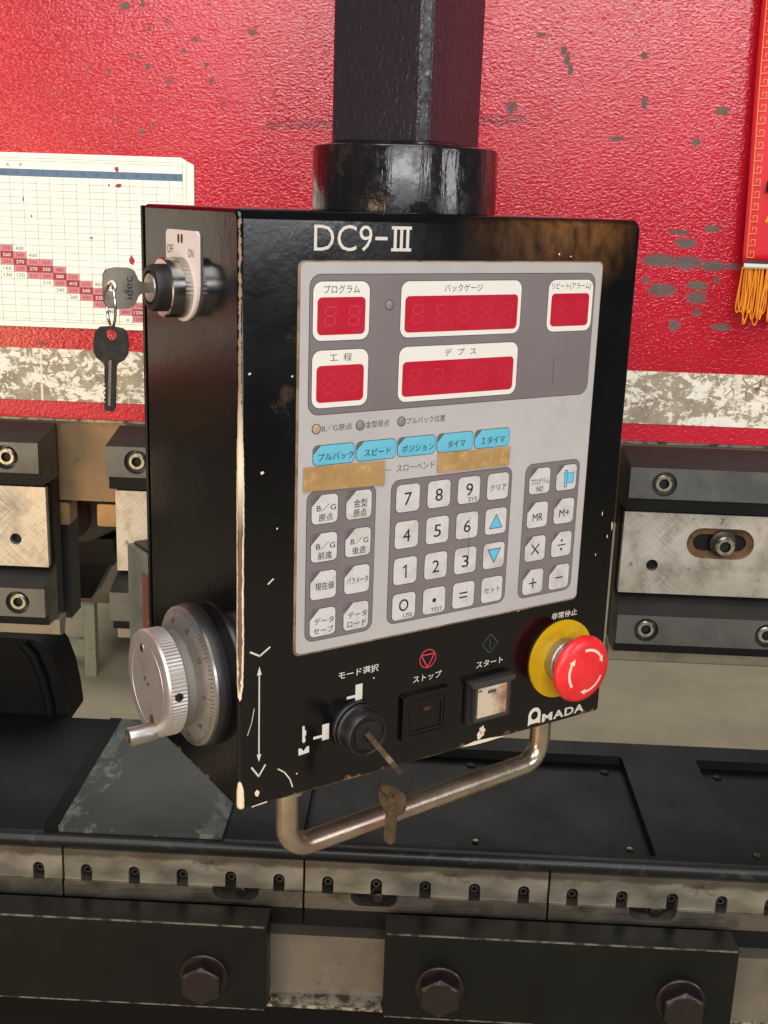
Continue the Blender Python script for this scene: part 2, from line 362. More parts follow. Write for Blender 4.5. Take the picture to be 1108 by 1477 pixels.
class MB:
    def __init__(s): s.v = []; s.f = []; s.m = []; s.mats = []
    def mi(s, m):
        if m not in s.mats: s.mats.append(m)
        return s.mats.index(m)
    def face(s, idx, m): s.f.append(tuple(idx)); s.m.append(m)
    def add(s, pts):
        n = len(s.v); s.v.extend(Vector(p) for p in pts); return n
    def flat(s, poly, c, mat, F=FRONT, holes=()):
        loops = [list(poly)]+[list(h) for h in holes]
        pts = [p for L in loops for p in L]
        n = s.add([at(F, a, b, c) for a, b in pts]); mi = s.mi(mat)
        if not holes and len(poly) <= 4:
            s.face(range(n, n+len(poly)), mi); return s
        for t in tessellate_polygon([[Vector((a, b, 0)) for a, b in L] for L in loops]):
            (ax, ay), (bx, by), (cx, cy) = (pts[i] for i in t)
            if (bx-ax)*(cy-ay)-(by-ay)*(cx-ax) < 0: t = t[::-1]
            s.face([n+i for i in t], mi)
        return s
    def plate(s, poly, c0, c1, mat, F=FRONT, holes=(), back=False, wall=None):
        s.flat(poly, c1, mat, F, holes)
        mi = s.mi(wall or mat)
        for L, sg in [(poly, 1)]+[(h, -1) for h in holes]:
            L = list(L)
            area2 = sum(L[i][0]*L[(i+1) % len(L)][1]-L[(i+1) % len(L)][0]*L[i][1] for i in range(len(L)))
            if area2*sg < 0: L = L[::-1]
            k = len(L)
            n = s.add([at(F, a, b, c0) for a, b in L]+[at(F, a, b, c1) for a, b in L])
            for i in range(k):
                j = (i+1) % k; s.face((n+i, n+j, n+k+j, n+k+i), mi)
        if back:
            n0 = len(s.f); s.flat(poly, c0, mat, F, holes)
            for i in range(n0, len(s.f)): s.f[i] = s.f[i][::-1]
        return s
    def box(s, x0, x1, y0, y1, z0, z1, mat):
        return s.plate(rect(x0, x1, y0, y1), z0, z1, mat, TOP, back=True)
    def lathe(s, ctr, prof, mat, F=FRONT, seg=32, cap=True, knurl=0):
        n0 = len(s.v); mats = mat if isinstance(mat, list) else [mat]*len(prof)
        for r, c in prof:
            for i in range(seg):
                a = 2*pi*i/seg; rr = r-(knurl if (knurl and i % 2) else 0)
                s.v.append(at(F, ctr[0]+rr*cos(a), ctr[1]+rr*sin(a), c))
        for q in range(len(prof)-1):
            mi = s.mi(mats[q])
            for i in range(seg):
                j = (i+1) % seg; a = n0+q*seg
                s.face((a+i, a+j, a+seg+j, a+seg+i), mi)
        if cap: s.face([n0+(len(prof)-1)*seg+i for i in range(seg)], s.mi(mats[-1]))
        return s
    def tube(s, pts, r, mat, seg=12, cap=True, closed=False):
        pts = [Vector(p) for p in pts]; n = len(pts); n0 = len(s.v); mi = s.mi(mat); up = None
        for i, p in enumerate(pts):
            if closed: t = (pts[(i+1) % n]-pts[i-1]).normalized()
            else: t = (pts[min(i+1, n-1)]-pts[max(i-1, 0)]).normalized()
            if up is None:
                up = t.cross(Vector((.31, .87, .2))).normalized()
            up = (up-t*up.dot(t)).normalized(); w = t.cross(up)
            for q in range(seg):
                a = 2*pi*q/seg; s.v.append(p+(up*cos(a)+w*sin(a))*r)
        for i in range(n if closed else n-1):
            for q in range(seg):
                a = n0+i*seg; b = n0+((i+1) % n)*seg; j = (q+1) % seg
                s.face((a+q, a+j, b+j, b+q), mi)
        if cap and not closed:
            s.face([n0+q for q in range(seg)][::-1], mi); s.face([n0+(n-1)*seg+q for q in range(seg)], mi)
        return s
    def prism(s, poly, x0, x1, mat, mats=None):
        """cross-section poly in (Y, Z) swept along X"""
        k = len(poly)
        a2 = sum(poly[i][0]*poly[(i+1) % k][1]-poly[(i+1) % k][0]*poly[i][1] for i in range(k))
        if a2 < 0: poly = poly[::-1]; mats = mats and (mats[:-1][::-1]+mats[-1:])
        n = s.add([(x0, y, z) for y, z in poly]+[(x1, y, z) for y, z in poly])
        for i in range(k):
            j = (i+1) % k; s.face((n+i, n+j, n+k+j, n+k+i), s.mi(mats[i] if mats else mat))
        s.face([n+i for i in range(k)][::-1], s.mi(mat)); s.face([n+k+i for i in range(k)], s.mi(mat))
        return s
    def stroke(s, pts, w, c, mat, F=FRONT):
        for (ax, ay), (bx, by) in zip(pts[:-1], pts[1:]):
            dx, dy = bx-ax, by-ay; L = math.hypot(dx, dy) or 1; dx /= L; dy /= L; h = w/2
            ax2, ay2, bx2, by2 = ax-dx*h*.7, ay-dy*h*.7, bx+dx*h*.7, by+dy*h*.7
            s.flat([(ax2+dy*h, ay2-dx*h), (bx2+dy*h, by2-dx*h), (bx2-dy*h, by2+dx*h), (ax2-dy*h, ay2+dx*h)], c, mat, F)
        return s
    def text(s, body, cx, cy, h, c, mat, F=FRONT, w=None, bold=0, shear=0, rot=0):
        V, P = text_geo(body, bold, shear)
        x0, x1 = V[:, 0].min(), V[:, 0].max(); y0, y1 = V[:, 1].min(), V[:, 1].max()
        sy = h/(y1-y0); sx = (w/(x1-x0)) if w else sy
        ca, sa = cos(rot), sin(rot); q = []
        for x, y in V:
            a, b = (x-(x0+x1)/2)*sx, (y-(y0+y1)/2)*sy
            q.append(at(F, cx+a*ca-b*sa, cy+a*sa+b*ca, c))
        n = s.add(q); mi = s.mi(mat)
        for f in P: s.face([n+i for i in f], mi)
        return s
    def shift(s, d):
        d = Vector(d); s.v = [p+d for p in s.v]; return s

_tc = {}
def text_geo(body, bold=0, shear=0):
    key = (body, bold, shear)
    if key not in _tc:
        c = bpy.data.curves.new('t', 'FONT'); c.body = body; c.resolution_u = 3; c.offset = bold; c.shear = shear
        o = bpy.data.objects.new('t', c); me = o.to_mesh()
        V = np.array([(v.co.x, v.co.y) for v in me.vertices]); P = []
        for p in me.polygons:
            idx = list(p.vertices)
            a2 = sum(V[idx[i]][0]*V[idx[(i+1) % len(idx)]][1]-V[idx[(i+1) % len(idx)]][0]*V[idx[i]][1] for i in range(len(idx)))
            P.append(idx if a2 > 0 else idx[::-1])
        o.to_mesh_clear(); bpy.data.objects.remove(o); bpy.data.curves.remove(c)
        _tc[key] = (V, P)
    return _tc[key]

def link(o, parent=None, loc=None, label=None, cat=None, group=None, kind=None):
    col.objects.link(o)
    if parent is not None: o.parent = parent
    if loc is not None: o.location = Vector(loc)*MM
    if label: o['label'] = label
    if cat: o['category'] = cat
    if group: o['group'] = group
    if kind: o['kind'] = kind
    return o
def make(name, mb, parent=None, loc=None, bevel=0, seg=2, sharp=35, **kw):
    me = bpy.data.meshes.new(name)
    me.from_pydata([p*MM for p in mb.v], [], mb.f)
    for m in mb.mats: me.materials.append(m)
    me.polygons.foreach_set('material_index', mb.m)
    me.polygons.foreach_set('use_smooth', [True]*len(mb.f))
    me.update(); me.set_sharp_from_angle(angle=radians(sharp))
    o = bpy.data.objects.new(name, me)
    if bevel:
        b = o.modifiers.new('edge', 'BEVEL'); b.width = bevel*MM; b.segments = seg; b.limit_method = 'ANGLE'; b.angle_limit = radians(40)
        b.harden_normals = True
    return link(o, parent, loc, **kw)
def share(src, parent, loc, name=None):
    o = bpy.data.objects.new(name or src.name.split('.')[0], src.data)
    for m in src.modifiers:
        b = o.modifiers.new(m.name, m.type); b.width = m.width; b.segments = m.segments; b.limit_method = m.limit_method; b.angle_limit = m.angle_limit
    return link(o, parent, loc)
def thing(name, loc, label, cat, group=None, rotz=0):
    o = bpy.data.objects.new(name, None); o.empty_display_size = .02
    link(o, None, (loc[0], loc[1], loc[2]+Z0), label, cat, group); o.rotation_euler = (0, 0, rotz)
    return o

# ================================================================== SETTING
make('floor', MB().flat(rect(-6000, 6000, -3000, 9000), 0, CONC, TOP), kind='structure')

# ------------------------------------------------------------------ upper beam
YR = 960
beam = thing('upper_beam', (0, YR, -188), 'wide red painted upper press beam, chipped, with a worn cream stripe', 'press beam')
b0 = 188                                            # local z = measured z + 188
def red_plate():
    step = 1.6
    xs = np.unique(np.concatenate([np.linspace(-900, -372, 12), np.arange(-370, 332, step), np.linspace(334, 900, 12)]))
    zs = np.unique(np.concatenate([np.arange(-171.2, 170, step), np.linspace(172, 420, 8)]))
    X, Z = np.meshgrid(xs, zs); nx, nz = len(xs), len(zs)
    chips = [(-243.9, 144.2, 12, 8), (-230, 146, 4, 9), (-187.9, 121, 12, 5), (-211, 134, 6, 5), (-225, 128, 7, 4), (-239.4, 107, 5, 4.5), (-233.8, 107.4, 4.5, 4.5),
             (-198, 112.5, 5, 7), (-226.8, 100, 6, 7), (-209, 89.5, 6.5, 6), (-180, 102.8, 5, 5), (-176, 90.5, 7, 7), (-166.6, 74.6, 4, 5), (-232, 50.6, 7, 7), (-223.8, 55, 5, 4),
             (-273, 98, 4, 6), (-258, 96, 4, 5), (-296.5, 78, 4, 5), (-251.7, 59.5, 4, 7), (-145.6, 110, 5, 4), (-143, 128, 9, 8), (-126, 82.6, 5, 4), (-178, 147.5, 4, 3),
             (62.7, 77.8, 12, 13), (82, 132, 16, 4), (101, 121, 4, 7), (104, 114, 4, 8), (107, 107, 3.5, 7), (163.7, 119, 4.5, 4), (166.9, 84.6, 4, 8), (228, 80, 8, 6), (147.5, 57, 10, 3.5),
             (190, -36, 24, 9), (212, -37, 24, 9), (234, -39, 20, 7), (250, -39, 12, 4), (194, -59.5, 20, 9), (222, -55, 16, 6), (223, -65, 14, 9), (224.7, -77, 8, 4.5), (207, -88, 8, 8), (245.8, -88, 14, 5),
             (229.5, -9.8, 12, 4), (210, -22, 14, 7), (203.7, -13.4, 15, 3.5), (210.4, 56.3, 6, 5), (54.7, 64.6, 6, 3), (70, 18.4, 3, 5), (-321.7, -122.3, 14, 4), (180, -52, 6, 4), (238, -50, 5, 4)]
    w = np.full(X.shape, -1.0)
    for cx, cz, rx, rz in chips:
        w = np.maximum(w, (.62 if cx > 100 else .36)-np.hypot((X-cx)/rx, (Z-cz)/rz)*1.05)
    sm = np.full(X.shape, -1.0)
    line = 58.5+(X+128.8)*.054
    inl = ((X > -132) & (X < 76))
    sm = np.where(inl, 1-np.abs(Z-line)/4.0, -1.0)
    sm = np.clip(sm, -1, 1)
    mb = MB()
    me = bpy.data.meshes.new('red_face_plate')
    V = np.zeros((nx*nz, 3)); V[:, 0] = X.ravel(); V[:, 2] = Z.ravel()+b0; V *= MM
    ii = np.arange(nx*nz).reshape(nz, nx)
    F = np.stack([ii[:-1, :-1], ii[:-1, 1:], ii[1:, 1:], ii[1:, :-1]], -1).reshape(-1, 4)
    # thickness: a rim going back 45 mm
    me.from_pydata(V.tolist(), [], F.tolist())
    for nm, arr in (('wear', w), ('smear', sm)):
        a = me.attributes.new(nm, 'FLOAT', 'POINT'); a.data.foreach_set('value', arr.ravel().astype(np.float32))
    me.materials.append(RED); me.update()
    o = bpy.data.objects.new('red_face_plate', me)
    return link(o, beam)
red_plate()
make('warning_stripe', MB().flat(rect(-900, 900, -171, -126.5), .25, STRIPE, fr((0, 0, b0))), beam)
e = MB().box(-900, 900, .4, 45, -186+b0, -171.3+b0, RIM); make('lower_red_rim', e, beam, bevel=1.2)
make('beam_core', MB().box(-900, 900, 3, 46, -171+b0, 420+b0, MDARK), beam)
make('adapter_plate', MB().box(-900, 900, 1.5, 40, -259+b0, -188.5+b0, ADAPT), beam, bevel=.8)
make('bright_gap_strip', MB().box(-900, 900, -1, 30, -188.3+b0, -186.2+b0, EDGEW), beam)

# ------------------------------------------------------------------ punch holders
def cap_screw_mesh(r=7.4, h=7):
    m = MB(); m.lathe((0, 0), [(r*1.0, 0), (r, h-1), (r-(1 if r > 5 else .6), h), (r*.56, h)], SCREW if r > 5 else SCREWD, seg=28, cap=False)
    m.lathe((0, 0), [(r*.56, h), (r*.54, h-3.5)], SOCK, seg=6)
    return m
proto = {}
def screw_on(parent, x, y, z, r=7.4, h=7, name='cap_screw'):
    k = (r, h)
    if k not in proto:
        o = make(name, cap_screw_mesh(r, h), parent, (x, y, z)); proto[k] = o; return o
    return share(proto[k], parent, (x, y, z), name)

def holder(x0, x1, label, us, ls, holes, slot=None, seven=None):
    t = thing('punch_holder', (x0, 925, -375), label, 'punch holder', 'punch holders along the beam')
    def L(p): return [(a-x0, b+375) for a, b in p]
    w = x1-x0; Fy = lambda y: fr((0, y-925, 0))
    g = 375
    # clamping bars
    for nm, zz, top, scr in (('upper_clamp_bar', 0, True, us), ('lower_clamp_bar', 1, False, ls)):
        m = MB()
        if top:
            sec = [(28, -188.6), (-20, -196.9), (-12, -197.3), (-12, -222.2), (-11, -235), (28, -237)]
            zl, zh = -222.5, -197
        else:
            sec = [(14, -310.3), (-20, -322.7), (-12, -323.1), (-12, -347.8), (-11, -358.5), (14, -359)]
            zl, zh = -348.1, -322.8
        m.prism([(y, z+g) for y, z in sec], 0, w, CLAMPM, [CLAMPB, CLAMPM, CLAMPM, CLAMPD, CLAMPD, CLAMPD])  # bevel and underside shade painted in by darker materials
        hs = [circ(x-x0, z+g, 10.2, 28) for x, z in scr]
        m.plate(rect(0, w, zl+g, zh+g), 12, 20, CLAMPM, FRONT, hs)
        bar = make(nm, m, t, bevel=.5)
        for x, z in scr: screw_on(bar, x-x0, -12.2, z+g)
    m = MB()
    hs = [circ(x-x0, z+g, 5, 20) for x, z in holes]
    if slot: hs.append([(a-x0, b+g) for a, b in stadium(*slot)])
    m.plate(rect(2, w-2, -309.6+g, -239+g), -6, 0, PLATEG, FRONT, hs)
    m.box(2.1, w-2.1, 6.05, 14, -309.5+g, -239.1+g, CLAMPD)
    pl = make('holder_plate', m, t)
    if slot:
        sx0, sx1, sz, sr = slot
        make('slot_liner', MB().plate([(a-x0, b+g) for a, b in stadium(sx0, sx1, sz, sr)], -5.9, -3.2, RUSTY, FRONT,
             [[(a-x0, b+g) for a, b in stadium(sx0+6, sx1-6, sz, sr-6)]]), pl)
        cx = (sx0+sx1)/2+2
        m = MB().lathe((cx-x0, sz+g), [(11, -3.1), (11, .5), (10, 1)], BOLT, seg=28); make('washer', m, pl)
        screw_on(pl, cx-x0, -1, sz+g, 8.2, 8)
    if seven: make('stamped_number', MB().text('7', seven[0]-x0, seven[1]+g, 5.2, .15, INKG, FRONT), pl)
    make('holder_body', MB().box(1, w-1, 29, 33, -360+g, -190+g, CLAMPD).box(1, w-1, 14.2, 28.8, -360+g, -238+g, CLAMPD), t)
    make('punch', MB().prism([(y, z+g) for y, z in [(5, -359.2), (5, -373), (9, -375), (18, -375), (24, -359.2)]], -1, w+4, PUNCH), t, bevel=.4)
    return t
holder(-560, -310.5, 'punch holder at the far left, left of the gap, its plate warm coloured', [(-337.4, -209.6)], [(-333.8, -335.5)], [(-339.8, -285.4)])
holder(-255, 158, 'punch holder mostly hidden behind the black control box', [(-229.5, -209.3), (-121, -209.3), (-13, -209.3), (95, -209.3)], [(-130, -335.5), (60, -335.5)], [])
holder(172, 560, 'punch holder on the right with a slotted plate numbered 7', [(199.7, -210.0), (307, -210)], [(196.5, -335.4), (296.7, -336)], [(200.4, -284.8)], (227.2, 283.2, -263.8, 13.2), (254.9, -244.6))

# ------------------------------------------------------------------ lower table
ZT = -486.5
tb = thing('lower_table', (0, 797, ZT), 'black press table top with shallow rectangular recesses', 'press table')
m = MB()
rec = [rrect(-79, 200, 8, 177, 3), rrect(268, 547, 8, 177, 3)]
m.plate(rect(-900, 900, 3, 199), -9, 0, DECK, TOP, rec)
m.flat(rect(-100, 560, 1, 198), -10, DECK, TOP)
m.flat(rect(-900, 900, 199.01, 199.02), 0, DECK, TOP)
make('deck', m, tb)
make('deck_back', MB().box(-900, 900, 199.2, 206, -90, -.6, DECK), tb, bevel=1)
lp = [(8, -.2), (2, -.1)]+[(-1+5*cos(a), -5+5*sin(a)) for a in [radians(x) for x in (80, 100, 120, 140, 160, 180, 205)]]+[(-4.5, -9.6), (8, -9.7)]
make('front_lip', MB().prism(lp, -900, 900, LIP), tb)
for i, (x, y, r) in enumerate([(60.8, 961, 4), (183.3, 959.6, 4), (286, 959.6, 4), (184.5, 829.4, 2.6), (59.8, 829.7, 2.6), (286, 829, 2.6), (-62, 960, 4)]):
    make('deck_screw', MB().lathe((x, y-797), [(r, -9.95), (r, -8.4), (r*.7, -8), (r*.45, -8)], DECK if r > 3 else EDGEW, TOP, 14), tb)
bp = thing('base_plate', (-272, 798, ZT), 'worn grey-green painted plate lying on the table below the handwheel', 'plate')
make('plate', MB().plate(rrect(0, 131, 0, 198, 2), .05, 4, SLIDE, TOP), bp, bevel=.6)
make('black_edge_strip', MB().box(-11, -.1, 0, 198, .05, 4.5, RUBBER), bp)  # black strip added to draw the dark line along the plate's left side

# die rails
SEG = [(-457, -267), (-265.2, -76.3), (-74.5, 115.1), (116.9, 306.5), (307.5, 497)]
SCR = [-323.9, -285.9, -247.8, -209.8, -171.7, -133.3, -95.2, -56.7, -18.6, 19.8, 58.4, 96.8, 134.7, 173.2, 212.3, 250.3, 288]
CUT = [-129, -20, 197.5]
def arch(x, r, zc, z0, n=8):
    return [(x-r, z0)]+[(x+r*cos(pi-pi*i/n), zc+r*sin(pi-pi*i/n)) for i in range(n+1)]+[(x+r, z0)]
where = ['whose right end is cut by the left picture edge', 'under the handwheel and the left leg of the handle', 'in the middle, below the hanging lower key', 'right of the middle, below the table recess', 'at the far right picture edge']
where[0] = 'at the far left picture edge with a single screw showing'
for (x0, x1), wh in zip(SEG[:4], where[:4]):
    t = thing('die_rail', (x0, 790, -496), 'steel die rail segment '+wh, 'die rail', 'die rail segments')
    g = 496
    xs = [x for x in SCR if x0 < x < x1]
    poly = [(0, -523+g)]
    for x in xs: poly += arch(x-x0, 4.5, -513.6+g, -523+g)
    poly += [(x1-x0, -523+g), (x1-x0, -496.2+g), (0, -496.2+g)]
    m = MB(); m.plate(poly, -9, 0, RAIL); m.box(0, x1-x0, 9.05, 30, -560+g, -496.3+g, CLAMPD)
    make('rail_body', m, t)
    poly = [(0, -537+g)]+[(x1-x0, -537+g), (x1-x0, -523.1+g)]
    for c in [c for c in CUT if x0 < c < x1][::-1]:
        c -= x0; z = -523.1+g
        poly += [(c+18.5, z), (c+18, z-4), (c+15.5, z-7.6), (c+11.5, z-9.3), (c-11.5, z-9.3), (c-15.5, z-7.6), (c-18, z-4), (c-18.5, z)]
    poly += [(0, -523.1+g)]
    m = MB(); m.plate(poly, -8.9, 2.2, LEDGE); make('ledge', m, t)
    m = MB().box(0, x1-x0, -1, 8.9, -553+g, -537.2+g, CLAMPD); make('lower_web', m, t)
    for x in xs: screw_on(t, x-x0, 8.9, -516+g, 3.4, 5.2, 'set_screw')
    for c in CUT:
        if x0 < c < x1:
            make('square_head_bolt', MB().lathe((c-x0+3, -527.5+g), [(7, -8.8), (7, -7), (4.6, -6.9), (4.6, -1), (3.8, -.4)], BOLT, seg=8), t)

lb = thing('lower_beam', (0, 770, -640), 'oily steel face of the lower beam below the die rails', 'lower beam')
g = 640
make('face_plate', MB().box(-900, 900, 6, 30, -611+g, -553.3+g, FACE), lb, bevel=.5)
make('chipped_ledge', MB().box(-98.5, -11, -2, 5.9, -611+g+.1, -606+g, EDGEW).box(-900, 900, 2, 30, -617+g, -611.3+g, M('chipped_white_ledge', (178, 170, 152), .5, .3, var=((60, (52, 46, 40), .46, .54), (140, (90, 78, 66), .5, .6)))), lb, bevel=.6)
make('dark_underside', MB().box(-900, 900, 26, 40, -760+g, -617.3+g, RUBBER), lb)

def hexbolt(parent, x, z, rot):
    m = MB()
    m.lathe((0, 0), [(18.6, 0), (18.6, 1.8), (17.6, 2.6), (15, 2.6)], BOLT, seg=36)
    a = [radians(60*i+rot) for i in range(6)]
    R = 16.4; pts = [(R*cos(t), R*sin(t)) for t in a]
    m.plate(pts, 2.6, 13.4, BOLT)
    # chamfered crown
    n = m.add([at(FRONT, p[0], p[1], 13.4) for p in pts]); c2 = []
    ring = circ(0, 0, 13.4, 24, radians(rot)); n2 = m.add([at(FRONT, p[0], p[1], 15.2) for p in ring]); mi = m.mi(BOLT)
    for i in range(6):
        for q in range(4): m.face((n+i, n2+(i*4+q+1) % 24, n2+(i*4+q) % 24)[::-1], mi)
        m.face((n+i, n+(i+1) % 6, n2+((i+1)*4) % 24), mi)
    m.face(range(n2, n2+24), mi)
    return make('hex_bolt', m, parent, (x, -25, z), sharp=25)
for x0, x1, bs, lab in ((-420, -99.6, [(-147.5, 34)], 'thick black clamp plate on the left with one hex bolt showing'),
                        (-9.8, 256, [(33.3, 34), (216, 34)], 'thick black clamp plate on the right with two hex bolts')):
    t = thing('clamp_plate', (x0, 776, -604), lab, 'clamp plate', 'black bolted clamp plates')
    m = MB().box(0, x1-x0, -25, -.2, 0, 73.5, CPLATE); make('plate', m, t, bevel=1.2)
    make('top_edge_highlight', MB().box(1.5, x1-x0-1.5, -25.25, -24.2, 72.6, 73.6, EDGEW), t)  # highlight along the top edge drawn as a thin paler strip
    make('worn_bottom_edge', MB().box(1.5, x1-x0-1.5, -25.2, -24.2, -.1, 1.0, EDGEW), t)
    for x, z in bs: hexbolt(t, x-x0, z-5, 30)

# ------------------------------------------------------------------ behind the press
bk = thing('backgauge_beam', (-520, 1240, -380), 'dark backgauge beam seen through the gap on the left', 'machine part')
make('beam', MB().box(-300, 215, 0, 120, -18, 110, MDARK), bk, bevel=4)
make('bracket', MB().plate([(95, -70), (150, -70), (178, -18), (178, 40), (120, 40), (95, -10)], -40, 2, MDARK, FRONT), bk)
make('pointer', MB().plate([(128, 2), (140, 4), (137, 8), (134, 18), (131, 18), (132, 8)], 2, 4, PALEG, FRONT), bk)
mt = thing('drive_motor', (-372, 1180, -330), 'grey motor with dull red end disc behind the gap', 'motor')
AX = fr((0, 0, 0), (.93, -.36, 0), (0, 0, 1), (-.36, -.93, 0))
make('motor_body', MB().lathe((0, 0), [(34, -90), (38, -84), (38, -12), (34, 0), (30, 2)], MGREY, AX, 32), mt)
make('end_disc', MB().lathe((0, 0), [(29, 2.1), (29, 9), (25, 12), (8, 13)], MRED, AX, 32), mt)
make('mounting_block', MB().box(-42, 40, 20, 90, -66, -36, MDARK), mt)
for x, lab in ((-313, 'bronze tooling block beside the left holder'), (-271.5, 'bronze tooling block beside the middle holder')):
    t = make('tooling_block', MB().plate(rrect(-8.5, 8.5, -20, 0, 2), 0, 22, BRONZE, FRONT, back=True), None, (x, 985, -262+Z0), bevel=.6, label=lab, cat='tooling block', group='bronze tooling blocks')
make('guide_column', MB().box(-7, 7, 0, 30, -112, -20, MDARK), None, (-317, 975, -262+Z0), bevel=1, label='black guide column right of the left punch holder', cat='guide column')
st = thing('work_stand', (-940, 3040, -1350), 'pale green legged stand on the floor far behind the press', 'stand')
make('top', MB().box(-30, 330, 0, 700, 232, 262, BROWNT), st, bevel=3)
for x, y in ((0, 15), (290, 15), (0, 660), (290, 660)):
    make('leg', MB().box(x, x+34, y, y+34, 0, 231.5, PALEG), st, bevel=2)
make('brace', MB().box(-150, -1, 20, 40, 60, 90, PALEG).prism([(22, 90), (22, 110), (42, 110), (42, 90)], -150, -1, PALEG), st)
make('shelf_box', MB().box(120, 250, 120, 400, 1, 120, MGREY), st, bevel=4)
bc = thing('black_cable_cover', (-380, 1004, -497), 'black curved rubber cover standing behind the table at left', 'cover')
prof = [(-260, 0), (52, 0), (50, 24), (46, 48), (39, 70), (30, 82), (20, 87), (-260, 89)]
make('cover', MB().plate(prof, -55, -4, RUBBER, FRONT), bc, bevel=3)
make('ridge', MB().tube([(36, 2, 0), (34, 2, 24), (29, 2, 50), (21, 2, 72), (12, 2, 82)], 5, RUBBER), bc)
make('white_tag', MB().box(0, 7, 0, 3, 0, 9, WPLAS), None, (-244, 950, -369+Z0), label='tiny white tag hanging below the middle punch holder', cat='tag')

# ------------------------------------------------------------------ bending chart on the beam
ch = thing('bending_chart', (-341.6, YR, -108), 'cream enamel bending force chart with pink and red cells on the beam', 'chart')
def CX(x): return x+341.6
g = 108; Yf = fr()
out = [(-800, -108.6), (-190.6, -108.2), (-190.4, 26), (-201, 31.6), (-800, 31.2)]
make('plate', MB().plate([(CX(a), b+g) for a, b in out], .3, 1.6, CHARTB), ch)
m = MB(); d = 1.7
for kx in range(-41, 14):
    x = -341.6+10.93*kx
    if x < -199: m.flat(rect(CX(x)-.13, CX(x)+.13, -104+g, 13.2+g), d, GRID)
for kz in range(1, 22):
    z = 13.2-5.47*kz; x = -800
    while x < -199.6:                                   # worn, broken lines
        xe = min(x+random.uniform(8, 46), -199.6); m.flat(rect(CX(x), CX(xe)-.5, z-.12+g, z+.12+g), d, GRID)
        x = xe+random.choice((0, 0, .5, 2.5))
for z in (27.4, 25.2, -103.7): m.flat(rect(CX(-800), CX(-199.6), z-.12+g, z+.12+g), d, GRID)
m.flat(rect(CX(-199.7), CX(-199.4), -104+g, 27.4+g), d, GRID); m.flat(rect(CX(-196.6), CX(-196.3), -106+g, 29+g), d, GRID)
make('grid_lines', m, ch)
m = MB().flat(rect(CX(-800), CX(-199.8), 13.2+g, 18.9+g), d+.05, BAND)
for i, s in enumerate(['3.5', '4', '4.5', '5', '6', '7', '9', '10', '12', '16', '19', '22', '25', '30']):
    m.text(s, CX(-347.06+10.93*i+(.6 if i < 13 else -1)), 16+g, 2.7, d+.11, INKG)
m.text('板', CX(-342.5), 22+g, 2.6, d, GRID); m.text('厚', CX(-332), 22+g, 2.6, d, GRID)
make('header_band', m, ch)
rows = [[(0, '330', 1), (1, '430', 0)], [(0, '260', 2), (1, '340', 1), (2, '430', 0)], [(0, '200', 1), (1, '270', 2), (2, '340', 1), (3, '420', 1)],
        [(0, '165', 0), (1, '220', 1), (2, '270', 2), (3, '330', 2), (4, '480', 1)], [(0, '130', 0), (1, '170', 0), (2, '210', 1), (3, '260', 1), (4, '380', 2), (5, '520', 1)],
        [(3, '210', 0), (4, '300', 1), (5, '410', 2), (6, '670', 1), (7, '850', 0)], [(4, '240', 0), (5, '330', 1), (6, '540', 2), (7, '870', 1)],
        [(5, '260', 0), (6, '430', 1), (7, '530', 2), (8, '880', 1)], [(7, '420', 1), (8, '680', 2), (9, '950', 1), (10, '1500', 1)],
        [(8, '500', 0), (9, '880', 1), (10, '1250', 2)], [(10, '1000', 1)]]
for r, R_ in enumerate(rows):
    for c_, s, kd in R_:
        x0 = CX(-341.6+10.93*(c_-1)); z1 = 13.2-5.47*(10+r)+g
        m = MB()
        if kd: m.flat(rect(x0+.1, x0+10.83, z1-5.42, z1-.05), d+.05, PINK if kd == 1 else DRED)
        m.text(s, x0+5.5, z1-2.75, 2.75, d+.12, (INKG, DRED, WHITEP)[kd], w=6.6 if len(s) == 3 else 8.6, bold=(.0 if kd < 2 else .012))
        make('force_cell', m, ch)
m = MB()
for x, z, rx, rz in ((-253, 21, 1.6, 2.2), (-252, 8, 2.6, 1.6), (-260, 8.5, .7, .9), (-242.5, -51, 2.1, 3.4), (-276, -34, 1.4, .7), (-325, -18, .9, .7), (-331, -5, .6, 2), (-247, -100, 1, .6), (-262, -93, .8, .9)):
    m.flat([(CX(a), b+g) for a, b in blob(x, z, rx, rz)], d+.15, DRED if rx > 1.3 else INKG)
make('paint_chips', m, ch, kind='stuff')

# ------------------------------------------------------------------ pennant
pn = thing('pennant', (250, 944, -36), 'red and gold silk pennant with yellow tassel fringe at the right edge', 'pennant')
sl = -6.5/195.0                                       # left border leans
m = MB(); N = 24
for i in range(N):
    pass
cl = MB(); rowsn = 30; colsn = 16
for r in range(rowsn+1):
    z = 260*r/rowsn
    for c_ in range(colsn+1):
        x = 2.5+sl*z+ (96-2*sl*z)*c_/colsn
        cl.v.append(Vector((x, 2.0*sin(c_*.9+z*.012)-1.5*sin(z*.03), z)))
mi = cl.mi(CLOTH)
for r in range(rowsn):
    for c_ in range(colsn):
        a = r*(colsn+1)+c_; cl.face((a, a+1, a+colsn+2, a+colsn+1), mi)
o = make('cloth', cl, pn, sharp=60)
sd = o.modifiers.new('thick', 'SOLIDIFY'); sd.thickness = .0006; sd.offset = -1
def cy(x, z): return -(2.0*sin(((x-2.5-sl*z)/(96-2*sl*z)*16)*.9+z*.012)-1.5*sin(z*.03))+.9
m = MB(); unit = 9.2
